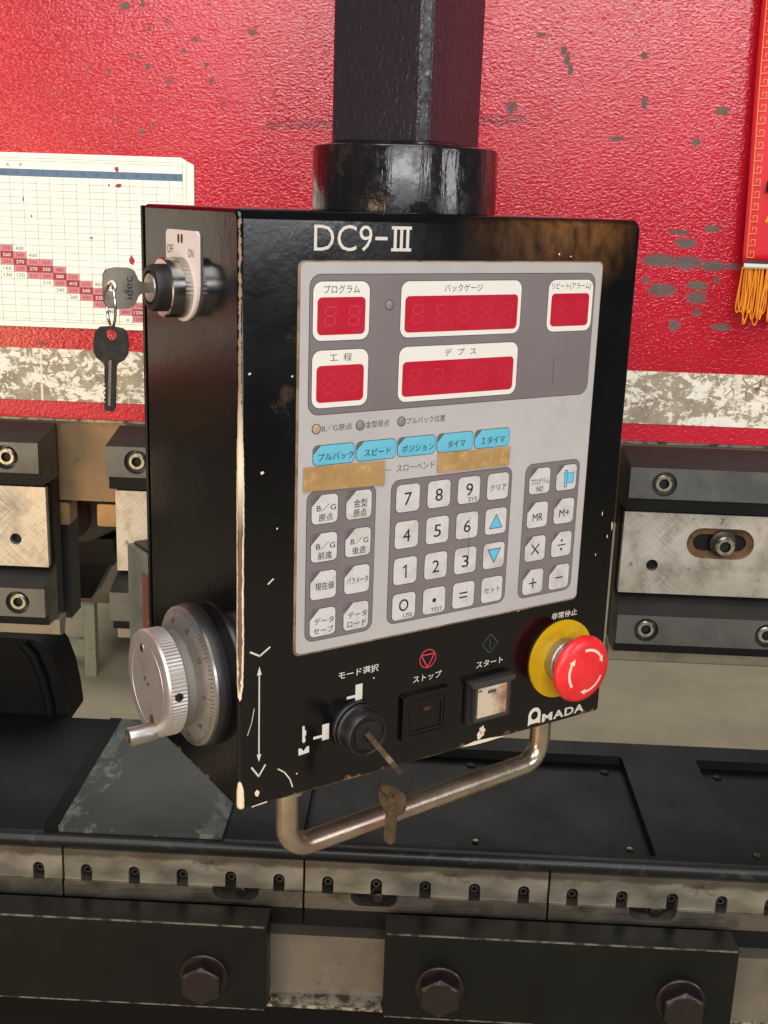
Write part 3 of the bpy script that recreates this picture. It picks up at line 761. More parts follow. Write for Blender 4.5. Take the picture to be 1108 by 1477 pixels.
def mst(pts, w):
    for p, q in zip(pts[:-1], pts[1:]):
        a, b = min(p[0], q[0])-w/2, max(p[0], q[0])+w/2; c_, e_ = min(p[1], q[1])-w/2, max(p[1], q[1])+w/2
        P = []
        for aa, zz in ((a, c_), (b, c_), (b, e_), (a, e_)):
            X = 2.5+sl*zz+aa; P.append(Vector((X, -cy(X, zz), zz)))
        n = m.add(P); m.face((n, n+1, n+2, n+3), m.mi(GOLDP))
for i in range(27):
    z = 3+i*unit
    mst([(3.2, z+2.3), (8.8, z+2.3), (8.8, z-2.3+unit), (5.8, z-2.3+unit), (5.8, z+4.8)], .75) if i % 1 == 0 else None
    mst([(3.2, z+2.3), (3.2, z+unit)], .75)
    mst([(3.2, z+unit), (3.2, z+unit+2.3)], .75)
make('meander_border', m, pn)
def pchar(s, x, z, h, w, rot):
    m2 = MB().text(s, x, z, h, 0, GOLD, FRONT, w=w, bold=.02, rot=rot)
    m2.v = [Vector((p.x, -cy(p.x, p.z)-.2, p.z)) for p in m2.v]
    make('gold_character', m2, pn)
pchar('信', 32, 107, 34, 34, 0); pchar('威', 25.5, 44, 26, 17, radians(-4)); pchar('有', 62, 44, 24, 22, 0)
make('black_tape', MB().box(13.5, 60, -5.5, -4.8, 56, 64.5, RUBBER), pn)
make('hem_cord', MB().tube([(3+i*6, -3-sin(i), -1.2) for i in range(17)], 2.2, WPLAS, 8).tube([(4+i*6, -3.6-sin(i), 2) for i in range(17)], 1.1, INK, 8), pn)
for i in range(54):
    x = 3+i*1.75; j = random.uniform(-2.2, 2.2); dp = random.uniform(34, 46); wd = random.uniform(1.6, 4.4); ph = random.uniform(0, 6)
    pts = []
    for q in range(15):
        t = q/14; a = pi*t
        pts.append((x+j*sin(a)-wd*cos(a)*(.35+.65*sin(a))+.7*sin(5*t+ph)-1.5*sin(a), -2.5-1.6*sin(3*t+ph), -2-dp*sin(a)**.7))
    make('fringe_loop', MB().tube(pts, .55, GOLD, 6), pn)

# ================================================================== SUPPORT ARM
BX = (-90.46, 564.17, -326.17); BY = radians(35.205); BW, BH, BD = 269.5, 322.6, 122.0
ux = Vector((cos(BY), sin(BY), 0)); nx_ = Vector((sin(BY), -cos(BY), 0))
ax = Vector(BX)+ux*(BW*.508)-nx_*62
arm = thing('support_arm', (ax.x, ax.y, BX[2]+BH+.5), 'dark square tube post with round collar holding the control box', 'support post')
make('collar', MB().lathe((0, 0), [(53.5, -.3), (53.5, 33.4), (53, 34.6), (51.6, 35.4), (20, 35.6)], COLLAR, TOP, 72), arm)
h_ = 31.7; q_ = 4.6
sec = rrect(-h_, h_, -h_, h_, 4, 5)
nr = min(range(4), key=lambda i: 0)                    # near corner of the tube is (+h, -h) before turning by -31 degrees
sec = [p for p in sec if not (p[0] > h_-4.01 and p[1] < -h_+4.01)]
sec = sec[-6:]+sec[:-6] if False else sec
near = [(h_-q_-.6, -h_), (h_-q_, -h_+.5), (h_-.5, -h_+q_), (h_, -h_+q_+.6)]
PANG = radians(-31)
def rotp(x, y, a): return (x*cos(a)-y*sin(a), x*sin(a)+y*cos(a))
best = min(((h_, -h_), (h_, h_), (-h_, h_), (-h_, -h_)), key=lambda p: rotp(*p, PANG)[1])
sgx, sgy = (1 if best[0] > 0 else -1), (1 if best[1] > 0 else -1)
sec = [p for p in rrect(-h_, h_, -h_, h_, 4, 5)]
def chamf(p):
    return p[0]*sgx > h_-4.01 and p[1]*sgy > h_-4.01
idx = [i for i, p in enumerate(sec) if chamf(p)]
first = idx[0]
sec = [p for i, p in enumerate(sec) if i not in idx[1:]]
ca = [(sgx*(h_-q_-.8), sgy*h_), (sgx*(h_-q_), sgy*(h_-.6)), (sgx*(h_-.6), sgy*(h_-q_)), (sgx*h_, sgy*(h_-q_-.8))]
a_prev = sec[first-1]
if (a_prev[0]-ca[0][0])**2+(a_prev[1]-ca[0][1])**2 > (a_prev[0]-ca[3][0])**2+(a_prev[1]-ca[3][1])**2: ca = ca[::-1]
sec = sec[:first]+ca+sec[first+1:]
po = make('post', MB().plate(sec, 35.7, 430, COLUMN, TOP), arm, (0, 0, 0), bevel=.7, seg=2); po.rotation_euler = (0, 0, PANG)
mid = ((ca[1][0]+ca[2][0])/2, (ca[1][1]+ca[2][1])/2)
tx, ty = (ca[2][0]-ca[1][0]), (ca[2][1]-ca[1][1]); tl = math.hypot(tx, ty); tx, ty = tx/tl, ty/tl
nrm = (sgx/2**.5, sgy/2**.5)
strip = [(mid[0]+tx*a+nrm[0]*b, mid[1]+ty*a+nrm[1]*b) for a, b in ((-2.1, -.5), (2.1, -.5), (2.1, .35), (-2.1, .35))]
po = make('corner_strip', MB().plate(strip, 35.8, 429, M('corner_reflection', (70, 74, 70), .4, .3, var=((120, (40, 36, 36), .45, .6), (300, (130, 130, 120), .62, .68)), bump=(300, .3, .0008)), TOP), arm); po.rotation_euler = (0, 0, PANG)  # grey-green reflection on the post's near corner painted as a strip
sq = []
for x, y in rrect(-31.9, 31.9, -31.9, 31.9, 6, 4): sq.append((x, y, 36+random.uniform(-.5, .5)))
w_ = make('weld_bead', MB().tube(sq, 1.8, COLLAR, 8, closed=True), arm, (0, 0, 0)); w_.rotation_euler = (0, 0, radians(-31))

# ================================================================== CONTROL PENDANT
P = thing('control_pendant', BX, 'black press brake control box with keypad, displays and handwheel hanging from post', 'control box', rotz=BY)
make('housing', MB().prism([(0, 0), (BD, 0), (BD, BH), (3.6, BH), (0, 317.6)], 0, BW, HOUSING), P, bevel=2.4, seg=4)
make('back_cover', MB().box(-1, BW+1, BD+.2, BD+3, 1, BH-1, BLACKP), P, bevel=.8)
m = MB().box(.3, 150, BD+3.2, 163, 8, 111, REARG); make('rear_channel', m, P, bevel=1)
make('primer_strip', MB().plate(rect(-137, -BD-3.3, 8.5, 100), -.2, .05, REARR, SIDE), P)
make('rear_channel_hollow', MB().box(4, 146, BD+8, 160, 111.2, 113, MDARK), P)  # dark slab painted in for the shaded hollow of the channel's open top

# membrane
U0, U1, V0, V1 = 33.4, 238.6, 86.8, 297.4
mem = make('membrane_panel', MB().plate(rrect(U0, U1, V0, V1, 3.2), .02, 1.5, MEMB, wall=MEMBEDGE), P)
m = MB().plate(rrect(U0-.9, U1+1.1, V0-1.3, V1+.7, 3.6), .01, .7, MEMBEDGE); make('adhesive_border', m, P)
T0 = 1.5
def field(poly_args, name):
    x0, x1, y0, y1, r = poly_args
    make(name, MB().plate(rrect(x0-.35, x1+.35, y0-.35, y1+.35, r+.35), T0-.05, T0+.06, OUT).plate(rrect(x0, x1, y0, y1, r), T0-.05, T0+.12, FIELD), mem)
field((38.9, 233.5, 219.3, 291.2, 6), 'display_field')
field((39.1, 82.3, 93.2, 178.0, 5), 'key_field'); field((92.8, 178.6, 94.0, 178.6, 5), 'key_field'); field((189.5, 232.6, 93.8, 178.5, 5), 'key_field')
T1 = T0+.12
SEGS = [((.12, .92), (.88, .92)), ((.1, .5), (.1, .9)), ((.9, .5), (.9, .9)), ((.12, .5), (.88, .5)), ((.1, .1), (.1, .48)), ((.9, .1), (.9, .48)), ((.12, .08), (.88, .08))]
def display(o, r, title, n, tw, th=4.0):
    m = MB().plate(rrect(o[0]-.35, o[1]+.35, o[2]-.35, o[3]+.35, 5.3, 6), T1-.05, T1+.06, OUT).plate(rrect(*o, 5, 6), T1-.05, T1+.13, WHITEP)
    m.plate(rrect(*r, 2.6, 5), T1+.1, T1+.2, REDW)
    w = (r[1]-r[0])/n
    for i in range(n):
        x0 = r[0]+w*(i+.25); dw = w*.52; y0 = r[2]+4; dh = r[3]-r[2]-8
        for (a, b), (c_, e_) in SEGS:
            m.stroke([(x0+a*dw+.07*b*dh, y0+b*dh), (x0+c_*dw+.07*e_*dh, y0+e_*dh)], 1.0, T1+.26, REDG)
    dd = make('display_window', m, mem)
    make('display_title', MB().text(title, (o[0]+o[1])/2, (o[3]+r[3])/2+.1, th, T1+.2, INKG, w=tw), mem)
display((40.7, 74.6, 257.7, 287.7), (43.2, 72.1, 260.6, 279.8), 'プログラム', 2, 21.5, 4.3)
display((94.5, 177.1, 257.7, 287.5), (97.2, 174.8, 260.3, 279.7), 'バックゲージ', 5, 26, 4.2)
display((197.5, 232.2, 257.7, 287.5), (200, 229.5, 260.7, 279.7), 'リピート(アラーム)', 2, 30.5, 4.4)
display((40.7, 74.8, 222.7, 252.7), (43.3, 72.2, 225.5, 244.8), '工  程', 2, 13.5, 3.9)
display((94.5, 177.0, 222.6, 252.6), (97, 174.3, 225.4, 244.5), 'デ  プ  ス', 5, 22, 4.0)
for (x, y, mt_) in ((87.2, 275.3, LEDG), (43.9, 211.8, LEDA), (71, 211.8, LEDG), (97.7, 211.9, LEDG)):
    make('indicator_lamp', MB().lathe((x, y), [(2.75, T0), (2.75, T1+.12), (2.35, T1+.16)], OUT, seg=24, cap=False).lathe((x, y), [(2.35, T1+.16), (2.2, T1+.2), (1.0, T1+.35)], mt_, seg=24), mem)
for s, x0, x1, y in (('B／G原点', 47.3, 65.9, 211.7), ('金型原点', 74.4, 89.7, 211.8), ('プルバック位置', 101.2, 127.3, 211.8)):
    make('lamp_title', MB().text(s, (x0+x1)/2, y, 3.7, T0+.1, INKG, w=x1-x0), mem)
make('panel_title', MB().text('スローベンド', 108.6, 185.5, 3.8, T0+.1, INKG, w=26), mem)
make('rule_line', MB().flat(rect(87, 92, 185.2, 185.5), T0+.1, INKG), mem)
make('scratch', MB().stroke([(205.3, 243), (205.2, 236), (205.6, 226)], .35, T1+.1, INKG).stroke([(148.4, 152), (148.2, 142), (148.8, 128), (148.6, 119)], .22, T1+.5, INKG), mem)

# keys
KT = T1+.30
def corner_poly(w, h, r, s=.40):
    x0, x1, y0, y1 = -w/2, w/2, -h/2, h/2
    p = [(x0, y1-s*h), (x0+s*h, y1)]
    for i in range(6):
        a = radians(90+90*i/5); p.append((x0+r+r*cos(a), y1-r+r*sin(a)))
    return p
protoK = {}
def key(cx, cy_, w, h, face, fold, legend, base=T1):
    k_ = (w, h, face.name, fold, base)
    if k_ not in protoK:
        m = MB().plate(rrect(-w/2-.35, w/2+.35, -h/2-.35, h/2+.35, 2.9), base-.05, base+.12, OUT).plate(rrect(-w/2, w/2, -h/2, h/2, 2.6), base, base+.30, face)
        if fold: m.flat(corner_poly(w, h, 2.6, .36 if w < 20 else .40), base+.36, CORNER); m.stroke([(-w/2, h/2-(.36 if w < 20 else .40)*h), (-w/2+(.36 if w < 20 else .40)*h, h/2)], .22, base+.39, OUT)
        protoK[k_] = make('key', m, mem, (cx, 0, cy_))
    else: share(protoK[k_], mem, (cx, 0, cy_), 'key')
    m = MB()
    for it in legend:
        if it[0] == 'P': m.flat([(cx+a, cy_+b) for a, b in it[1]], base+.44+(it[3] if len(it) > 3 else 0), it[2])
        elif it[0] == 'S': m.stroke([(cx+a, cy_+b) for a, b in it[1]], it[2], base+.52, it[3])
        else:
            s, dx, dy, hh, ww = it[:5]; m.text(s, cx+dx, cy_+dy, hh, base+.45, it[5] if len(it) > 5 else INK, w=ww, bold=it[6] if len(it) > 6 else 0)
    make('key_legend', m, mem)
RW = [167.8, 146.4, 124.9, 103.4]
two = lambda a, b, wa, wb, ha=4.0, hb=4.3: [(a, .9, .9, ha, wa), (b, .6, -4.6, hb, wb)]
left = [two('B／G', '原点', 12, 8.8), two('金型', '原点', 8.8, 8.6, 4.5, 4.5), two('B／G', '前進', 12, 8.8), two('B／G', '後退', 11.5, 8.6),
        [('現在値', .8, -.6, 4.4, 11.8)], [('パラメータ', .3, -.4, 3.9, 14)], two('データ', 'セーブ', 12.6, 12.6, 3.8, 3.8), two('データ', 'ロード', 12.4, 12.4, 3.8, 3.8)]
for i, lg in enumerate(left): key((49.9, 71.5)[i % 2], RW[i//2], 16.1, 15.9, KEYW, True, lg)
NUM = lambda s, dx=0, dy=-.4: (s, dx, dy, 7.4, 5.0 if s != '1' else 2.6, INK, .0)
tri = [(-4.7, -4.2), (4.7, -4.2), (0, 4.2)]
def outl(p): return [(p[i]) for i in range(len(p))]+[p[0]]
num = [[NUM('7')], [NUM('8')], [NUM('9', .3, .3), ('SYS', 3, -5.7, 2.6, 6.2, INKG)], [('クリア', .2, -.6, 3.8, 12.5)],
       [NUM('4')], [NUM('5')], [NUM('6')], [('P', tri, BLUE), ('S', outl(tri), .4, INK)],
       [('S', [(-1.4, 2.0), (.4, 3.2), (.4, -4.0)], .85, INK)], [NUM('2')], [NUM('3')], [('P', [(-a, -b) for a, b in tri], BLUE), ('S', outl([(-a, -b) for a, b in tri]), .4, INK)],
       [('O', -.2, .8, 7.4, 6.6, INK, .006), ('USE', 3, -5.7, 2.6, 6.6, INKG)], [('P', circ(0, .2, 1.35, 16), INK), ('TEST', 2, -5.7, 2.6, 8.2, INKG)],
       [('P', rect(-3, 3, .9, 1.8), INK), ('P', rect(-3, 3, -1.8, -.9), INK)], [('セット', .2, -.2, 3.7, 12)]]
for i, lg in enumerate(num): key(103.9+21.45*(i % 4), RW[i//4]+.1, 15.8, 15.8, KEYW, False, lg)
right = [[('プログラム', .2, -.2, 3.8, 14.6), ('NO', .3, -5, 3.4, 5)],
         [('P', [(-1.6, -6), (.4, -6), (.4, 4.6), (-1.6, 4.6)], BLUE), ('P', [(.4, -3.6), (5.6, -3.6), (5.6, 2.8), (.4, 2.8)], BLUE, .02), ('P', [(-3.4, 2.2), (-1.6, 2.2), (-1.6, 3.4), (-3.4, 3.4)], BLUE, .01),
          ('S', [(-1.6, -6), (.4, -6), (.4, 4.6), (-1.6, 4.6), (-1.6, -6)], .3, INKG), ('S', [(.4, -3.6), (5.6, -3.6), (5.6, 2.8), (.4, 2.8)], .3, INKG)],
         [('MR', .3, -1.5, 4.8, 8, INK)], [('M+', .4, -1.2, 4.6, 8.4, INK)],
         [('S', [(-2.8, -3.4), (2.8, 2.6)], .8, INK), ('S', [(-2.8, 2.6), (2.8, -3.4)], .8, INK)],
         [('S', [(-3, -.4), (3, -.4)], .7, INK), ('P', circ(0, 2.4, .85, 14), INK), ('P', circ(0, -3.2, .85, 14), INK)],
         [('S', [(-2.8, -.8), (2.8, -.8)], .8, INK), ('S', [(0, -3.6), (0, 2)], .8, INK)], [('S', [(-2.8, -.4), (2.8, -.4)], .8, INK)]]
for i, lg in enumerate(right): key((200.6, 222.1)[i % 2], RW[i//2], 16.0, 15.8, KEYW, True, lg)
for i, s in enumerate(['プルバック', 'スピード', 'ポジション', 'タイマ', 'Ｉタイマ']):
    key(55+26.75*i, 197.35, 25.4, 10.5, KEYB, True, [(s, .8 if i != 0 else 1.2, -1.0, 4.0, (22, 17, 21.5, 12.5, 17)[i])], base=T0)
# masking tape labels
for tp, tx in ((([(36.5, 191.8), (87.3, 190.9), (87.5, 177.3), (36.2, 178.6)]), (('G', 47), ('T1', 57), ('z', 64))), (([(123, 192), (175.7, 191.1), (174.9, 180.0), (123.2, 180.4)]), (('36', 157), ('45', 165)))):
    m = MB().plate(tp[::-1], T0+.55, T0+.85, TAPE)
    for s, x in tx: m.text(s, x, (tp[0][1]+tp[3][1])/2, 5, T0+.9, TAPEINK)
    make('tape_label', m, P, label='strip of yellowed masking tape with faded handwriting')

# printing on the black front
DF = .18
m = MB(); m.text('DC9', 58.8, 309.3, 13, DF, WHITE, w=34.6, bold=-.004); make('model_print', m, P)
m = MB().flat(rect(78, 85.6, 308.5, 310.2), DF, WHITE)
for y in (302.9, 314.1): m.flat(rect(88, 100.7, y, y+1.6), DF, WHITE)
for x in (90.4, 94.35, 98.3): m.flat(rect(x-.95, x+.95, 304.5, 314.1), DF, WHITE)
make('roman_numeral_print', m, P)
m = MB().stroke([(6.6, 93.2), (12.2, 90), (18.2, 93.9)], 1, DF, WHITE).stroke([(7.6, 24.9), (11.9, 18.7), (15.9, 24.6)], 1, DF, WHITE)
m.stroke([(12, 80), (12, 31)], .8, DF, WHITE).flat([(10.6, 79), (13.4, 79), (12, 84)], DF+.05, WHITE).flat([(10.6, 32), (12, 27.5), (13.4, 32)], DF+.05, WHITE)
make('wheel_direction_print', m, P)
m = MB().text('モード選択', 75.6, 68.1, 4.7, DF, WHITE, w=27, bold=.008); make('mode_print', m, P)
m = MB().flat(rect(73.7, 78.4, 50.6, 60.3), DF, WHITE).flat(rect(68, 73.7, 52.4, 54.1), DF, WHITE)
m.flat(rect(52.1, 56.6, 30.6, 40.4), DF, WHITE).flat(rect(46.4, 52.1, 32.5, 34.2), DF, WHITE)
m.flat([(39.2, 33), (40.2, 31.8), (41.3, 32.8), (41.2, 34.6), (40.8, 35.4), (41.7, 37), (41.6, 39.4), (40.7, 40), (40.6, 42.3), (39.2, 42.5)], DF, WHITE)
m.flat([(37, 24.9), (43.7, 25.4), (43.7, 29.4), (42, 29.2), (40.2, 27), (38.4, 29.2), (36.8, 29.2)], DF, WHITE)
make('mode_symbol_print', m, P)
def ringpts(cx, cy_, r, n=36): return [(cx+r*cos(2*pi*i/n), cy_+r*sin(2*pi*i/n)) for i in range(n+1)]
m = MB().stroke(ringpts(124, 66.6, 5.7), .75, DF, PRED).stroke([(119.2, 69.2), (128.8, 69.2), (124, 61), (119.2, 69.2)], .75, DF+.04, PRED); make('stop_symbol_print', m, P)
make('stop_print', MB().text('ストップ', 124.3, 54.9, 4.5, DF, WHITE, w=20.8, bold=.008), P)
m = MB().stroke([(170.8, 73.7), (177.1, 67.3), (170.8, 61.1), (164.8, 67.4), (170.8, 73.7)], .55, DF, PGREEN).stroke([(170.9, 70.6), (170.9, 64.2)], .55, DF, PGREEN); make('start_symbol_print', m, P)
make('start_print', MB().text('スタート', 171.6, 54.8, 4.4, DF, WHITE, w=20.8, bold=.008), P)
make('emergency_print', MB().text('非常停止', 231, 76.2, 4.5, DF, WHITE, w=21.6, bold=.012), P)
# maker's logo
arcx, arcy = 211.7, 10.0
o_ = [(206.5, 3.2), (206.5, 10)]+[(arcx+5.2*cos(a), arcy+5.2*sin(a)) for a in [pi-pi*i/14 for i in range(1, 14)]]+[(216.9, 10), (216.9, 3.2), (214.6, 4.1), (208.8, 4.1)]
m = MB().flat(o_[::-1], DF, WHITE, holes=[circ(arcx, arcy-.3, 2.9, 20)])
for s, x0, x1 in (('M', 218.4, 227.2), ('A', 228, 237.2), ('D', 237.9, 246), ('A', 246.2, 255)):
    m.text(s, (x0+x1)/2, 6.1, 5.8, DF, WHITE, w=x1-x0, bold=.03, shear=.0)
make('maker_logo_print', m, P)
# chips and scratches of the front
m = MB()
for x, y, rx, ry in ((168.5, 9.4, 2.4, 2.8), (167.5, 6.6, 2.6, 2.4), (11, 8.6, 1.2, 1.8), (13, 191, 1.1, .9), (257, 140, .3, 1.6), (263, 124, .4, 1.2), (254, 113, .3, .9), (266.5, 131, .5, 2.6), (36, 14, .5, .5), (86, 62, .5, .5), (59, 91, .4, 1), (140, 16, .5, .4), (192, 85, .5, .4), (30, 240, .6, .5), (205, 302, .6, .6), (214, 300.8, .8, .4), (22, 160, .5, .5), (5.8, 242.6, .9, .6)):
    m.flat(blob(x, y, rx, ry), DF, CREAM)
m.flat([(153, 1.6), (163, .6), (176, .6), (189, 1.0), (176, 2.6), (163, 3.2)], DF, CREAM)
m.stroke([(24, 20), (28, 17), (31.5, 12), (33.4, 6.5)], .7, DF, CREAM).stroke([(5, 45), (7.5, 52), (9, 60)], .35, DF, CREAM).stroke([(17, 130), (20, 132.4)], .8, DF, CREAM)
m.stroke([(8, 1), (17, 1.6)], .7, DF, CREAM)
make('paint_chips', m, P, kind='stuff')

# mode key switch
m = MB().lathe((74, 35), [(15.6, 0), (15.6, 2.2), (14.9, 3)], PLAST, seg=48, cap=False).lathe((74, 35), [(14.4, 3), (14.6, 5), (13.7, 6), (13.7, 11), (13, 14), (12.1, 15), (11, 14.6), (10.4, 13.4), (8.8, 13.4), (8.4, 14.6), (6.5, 14.8)], PLAST, seg=48)
ms = make('mode_key_switch', m, P); make('keyway', MB().flat(rect(73, 75, 30.5, 39.5), 15, SOCK), ms)
# stop and start buttons
for nm, cx, c1, mat_ in (('stop_button', 123.4, 1.8, DARKGL), ('start_button', 171.2, 5, STARTB)):
    hole = rrect(cx-12.8, cx+12.8, 20, 42.6, 1.2)
    m = MB().plate(rrect(cx-17.6, cx+17.6, 16.5, 46.5, 2), 0, 2.6, BLACKP if nm == 'stop_button' else PLAST, holes=[hole])
    bz = make(nm, m, P, bevel=.7)
    make('button_cap', MB().plate(rrect(cx-12.2, cx+12.2, 20.6, 42, 1), .1, c1, mat_), bz, bevel=.6)
    if nm == 'stop_button':
        make('inner_frame', MB().plate(rrect(cx-12.4, cx+12.4, 20.4, 42.2, 1), .1, 2.4, BLACKP, holes=[rrect(cx-10.6, cx+10.6, 22.4, 38.6, .6)]), bz)
        make('lamp_mark', MB().flat(rect(cx-2, cx+3, 34, 36.2), 2.0, MRED), bz)
    else:
        make('clear_guard', MB().plate(rrect(cx-17, cx+17, 42.6, 46.2, 1), 2.6, 6.4, CLEAR).plate(rrect(cx-13.6, cx+13.6, 19, 43.4, 1), 2, 5.5, CLEAR, holes=[rrect(cx-11.7, cx+11.7, 21.2, 41.4, .8)]), bz)
        make('lamp_mark', MB().flat(rect(cx-3.5, cx+3, 36.4, 38.6), 5.1, INKG).flat(rect(cx-6, cx+5, 40.2, 40.8), 5.6, WPLAS).flat(rect(cx-11, cx-8, 38.6, 39.6), 5.1, INKG), bz)
# emergency stop
EX, EY = 230.2, 46.0
es = make('emergency_stop', MB().plate(circ(EX, EY, 26.3, 64), 0, 1.6, YEL), P, bevel=.4)
make('threaded_collar', MB().lathe((EX, EY), [(14.8, 1.6), (14.8, 7.6), (14, 8.4), (12.4, 8.6)], SATIN, seg=72, cap=False, knurl=.35), es)
make('button_stem', MB().lathe((EX, EY), [(12.8, 8.4), (12.8, 17), (13.5, 17.6)], SATIN, seg=48), es)
def dome(r): return 25.8-1.7*(r/17)**2
make('mushroom_head', MB().lathe((EX, EY), [(12, 16.8), (20.2, 17.2), (21.7, 18.2), (22.2, 19.8), (21.8, 21.4), (20.6, 22.7), (18.6, 23.7)]+[(r, dome(r)) for r in (16.5, 13, 9, 5, 1.5)], EST, seg=64), es)
m = MB(); mi = m.mi(ESTP)
for a0 in (178, 58, -62):
    prev = None
    n = 14; sweep = -66
    L = []
    for i in range(n+1):
        a = radians(a0+40+sweep*i/n*1.0)
        r1, r2 = 13.2, 14.9
        L.append((a, r1, r2))
    for (a, r1, r2), (b_, s1, s2) in zip(L[:-1], L[1:]):
        q = m.add([at(FRONT, EX+r*cos(t), EY+r*sin(t), dome(r)+.12) for r, t in ((r1, b_), (r2, b_), (r2, a), (r1, a))]); m.face((q, q+1, q+2, q+3), mi)
    b_ = L[-1][0]
    q = m.add([at(FRONT, EX+r*cos(t), EY+r*sin(t), dome(r)+.14) for r, t in ((11.9, b_), (14.0, b_-radians(17)), (16.2, b_))]); m.face((q, q+1, q+2), mi)
make('turn_arrows', m, es)

# handle under the box
def arcjoin(p0, p1, p2, r, n=8):
    p0, p1, p2 = Vector(p0), Vector(p1), Vector(p2)
    a = (p0-p1).normalized(); b = (p2-p1).normalized(); ang = a.angle(b); dd = r/math.tan(ang/2)
    s_, e_ = p1+a*dd, p1+b*dd; c_ = p1+(a+b).normalized()*(r/sin(ang/2))
    return [c_+((s_-c_)*(1-t)+(e_-c_)*t).normalized()*r for t in [i/n for i in range(n+1)]]
A, B_, C_, D_ = (37, 12, 0), (37, 12, -41), (236, 20, -37), (236, 20, 0)
pts = [A]+arcjoin(A, B_, C_, 15)+arcjoin(B_, C_, D_, 15)+[D_]
make('handle', MB().tube(pts, 7, HANDLE, 20), P)
for x, y in ((37, 12), (236, 20)): make('handle_nut', MB().lathe((x, -y), [(10, -.1), (10, 2.4), (7.3, 2.6)], HANDLE, fr((0, 0, 0), (1, 0, 0), (0, -1, 0), (0, 0, -1)), 24, cap=False), P)

# left flank: key switch with legend plate
S0 = (-65.8, 280.2)
pl = [(-86.4, 283), (-86.4, 309)]
lp = [(-45.1, 283)]+[(-45.1, 308), (-47, 310), (-84.4, 310), (-86.4, 308)]+[(S0[0]+20.65*cos(a), 283+20.65*sin(a)) for a in [pi+pi*i/16 for i in range(17)]][:-1]
lg = make('legend_plate', MB().plate(lp, 0, 1.6, PLATEW, SIDE), P, bevel=.3)
m = MB().text('OFF', -80.5, 299.8, 4.4, 1.7, INKG, SIDE, w=8.2).text('ON', -53.5, 298.6, 4.4, 1.7, INKG, SIDE, w=7)
for x in (-70.5, -66.2): m.flat(rrect(x, x+2.6, 303.2, 308, 1.1), 1.7, INK, SIDE)
make('legend_print', m, lg)
sk = make('side_key_switch', MB().lathe(S0, [(15.9, 1.6), (15.9, 6)], SATIN, SIDE, 96, cap=False, knurl=.35).lathe(S0, [(15.6, 6), (15.6, 12.6), (14.8, 13.2), (12.8, 13.2)], CHROME, SIDE, 64), P)
make('lock_barrel', MB().lathe(S0, [(12.4, 13.2), (12.4, 18), (11.6, 19.6), (9, 20), (8.6, 18.8), (7.8, 18.8), (7.4, 20), (3, 20.2)], [PLAST]*5+[SATIN]*3, SIDE, 48), sk)
#make('dome_stud', MB().lathe((-22, 279), [(5, 0), (4.6, 1.4), (2.5, 2.6)], BLACKP, SIDE, 24), P)

# handwheel
WC = (-50, 64)
hw = make('handwheel', MB().lathe(WC, [(40.8, 0), (41.4, 3), (41, 6), (40.4, 7)], PLAST, SIDE, 72), P)
make('dial', MB().lathe(WC, [(40.2, 7), (40.2, 8.6), (39.4, 9), (27.6, 14.6)], [SATIN, SATIN, DIAL, DIAL], SIDE, 96), hw)
m = MB(); mi = m.mi(INK)
def conez(r): return 9+(39.4-r)/(39.4-27.6)*5.6+.08
for i in range(100):
    a = 2*pi*i/100; r0 = 38.9; r1 = 35 if i % 10 == 0 else (36 if i % 5 == 0 else 36.8); w = .2
    q = m.add([at(SIDE, WC[0]+r*cos(a)-sg*w*sin(a), WC[1]+r*sin(a)+sg*w*cos(a), conez(r)) for r, sg in ((r1, -1), (r0, -1), (r0, 1), (r1, 1))]); m.face((q, q+1, q+2, q+3), mi)
make('dial_ticks', m, hw)
for i in range(10):
    a = 2*pi*i/10
    m = MB().text(str(i*10), 0, 0, 2.8, 0, INK, SIDE, rot=a-pi/2)
    r = 32.6; off = Vector((0, -(WC[0]+r*cos(a)), WC[1]+r*sin(a))); m.v = [p+off for p in m.v]
    m.v = [Vector((-conez(math.hypot(-p.y-WC[0], p.z-WC[1]))-.03, p.y, p.z)) for p in m.v]
    make('dial_numeral', m, hw)
make('hub', MB().lathe(WC, [(27.8, 14.4), (27, 21.2)], MGREY, SIDE, 64, cap=False), hw)
kb = make('knob', MB().lathe(WC, [(30.6, 21), (30.6, 21.4), (30.6, 30)], KNOBM, SIDE, 180, cap=False, knurl=.4).lathe(WC, [(26, 21), (30.4, 21)], KNOBM, SIDE, 64, cap=False).lathe(WC, [(30.8, 30), (30.2, 31.4), (29.2, 31.9), (23.6, 32), (23.3, 31.5), (22.9, 31.5), (22.7, 32)], KNOBM, SIDE, 96), hw)
make('knob_screw_hole', MB().lathe((-50+30.4*cos(radians(5)), 64+30.4*sin(radians(5))), [(1.8, 0), (1.8, .1)], SOCK, fr((-25.5, 0, 0), (0, -1, 0), (0, 0, 1), (-1, 0, 0)), 14), hw)
FR_ = fr((-1.5, 50, 64), (-1, 0, 0), (0, .08, 1), (0, -1, .08))
make('grub_screw', MB().lathe((24.5, 0), [(2.4, 30.2), (2.4, 30.7), (1.6, 30.75)], SOCK, FR_, 18), hw)
make('cap_screw', MB().lathe((-57, 83), [(2.6, 31.8), (2.6, 32.3), (1.5, 32.4)], SATIN, SIDE, 18).lathe((-57, 83), [(1.5, 32.4), (1.2, 32.45)], SOCK, SIDE, 6), hw)
make('cap_screw', MB().lathe((-44, 45), [(2.6, 31.8), (2.6, 32.3), (1.5, 32.4)], RUSTY, SIDE, 18), hw)
make('face_stain', MB().flat(blob(-53, 66, 1.6, 1.2), 32.1, RUSTY, SIDE).flat(blob(-49, 64, 2.2, .8), 32.1, RUSTY, SIDE), hw)
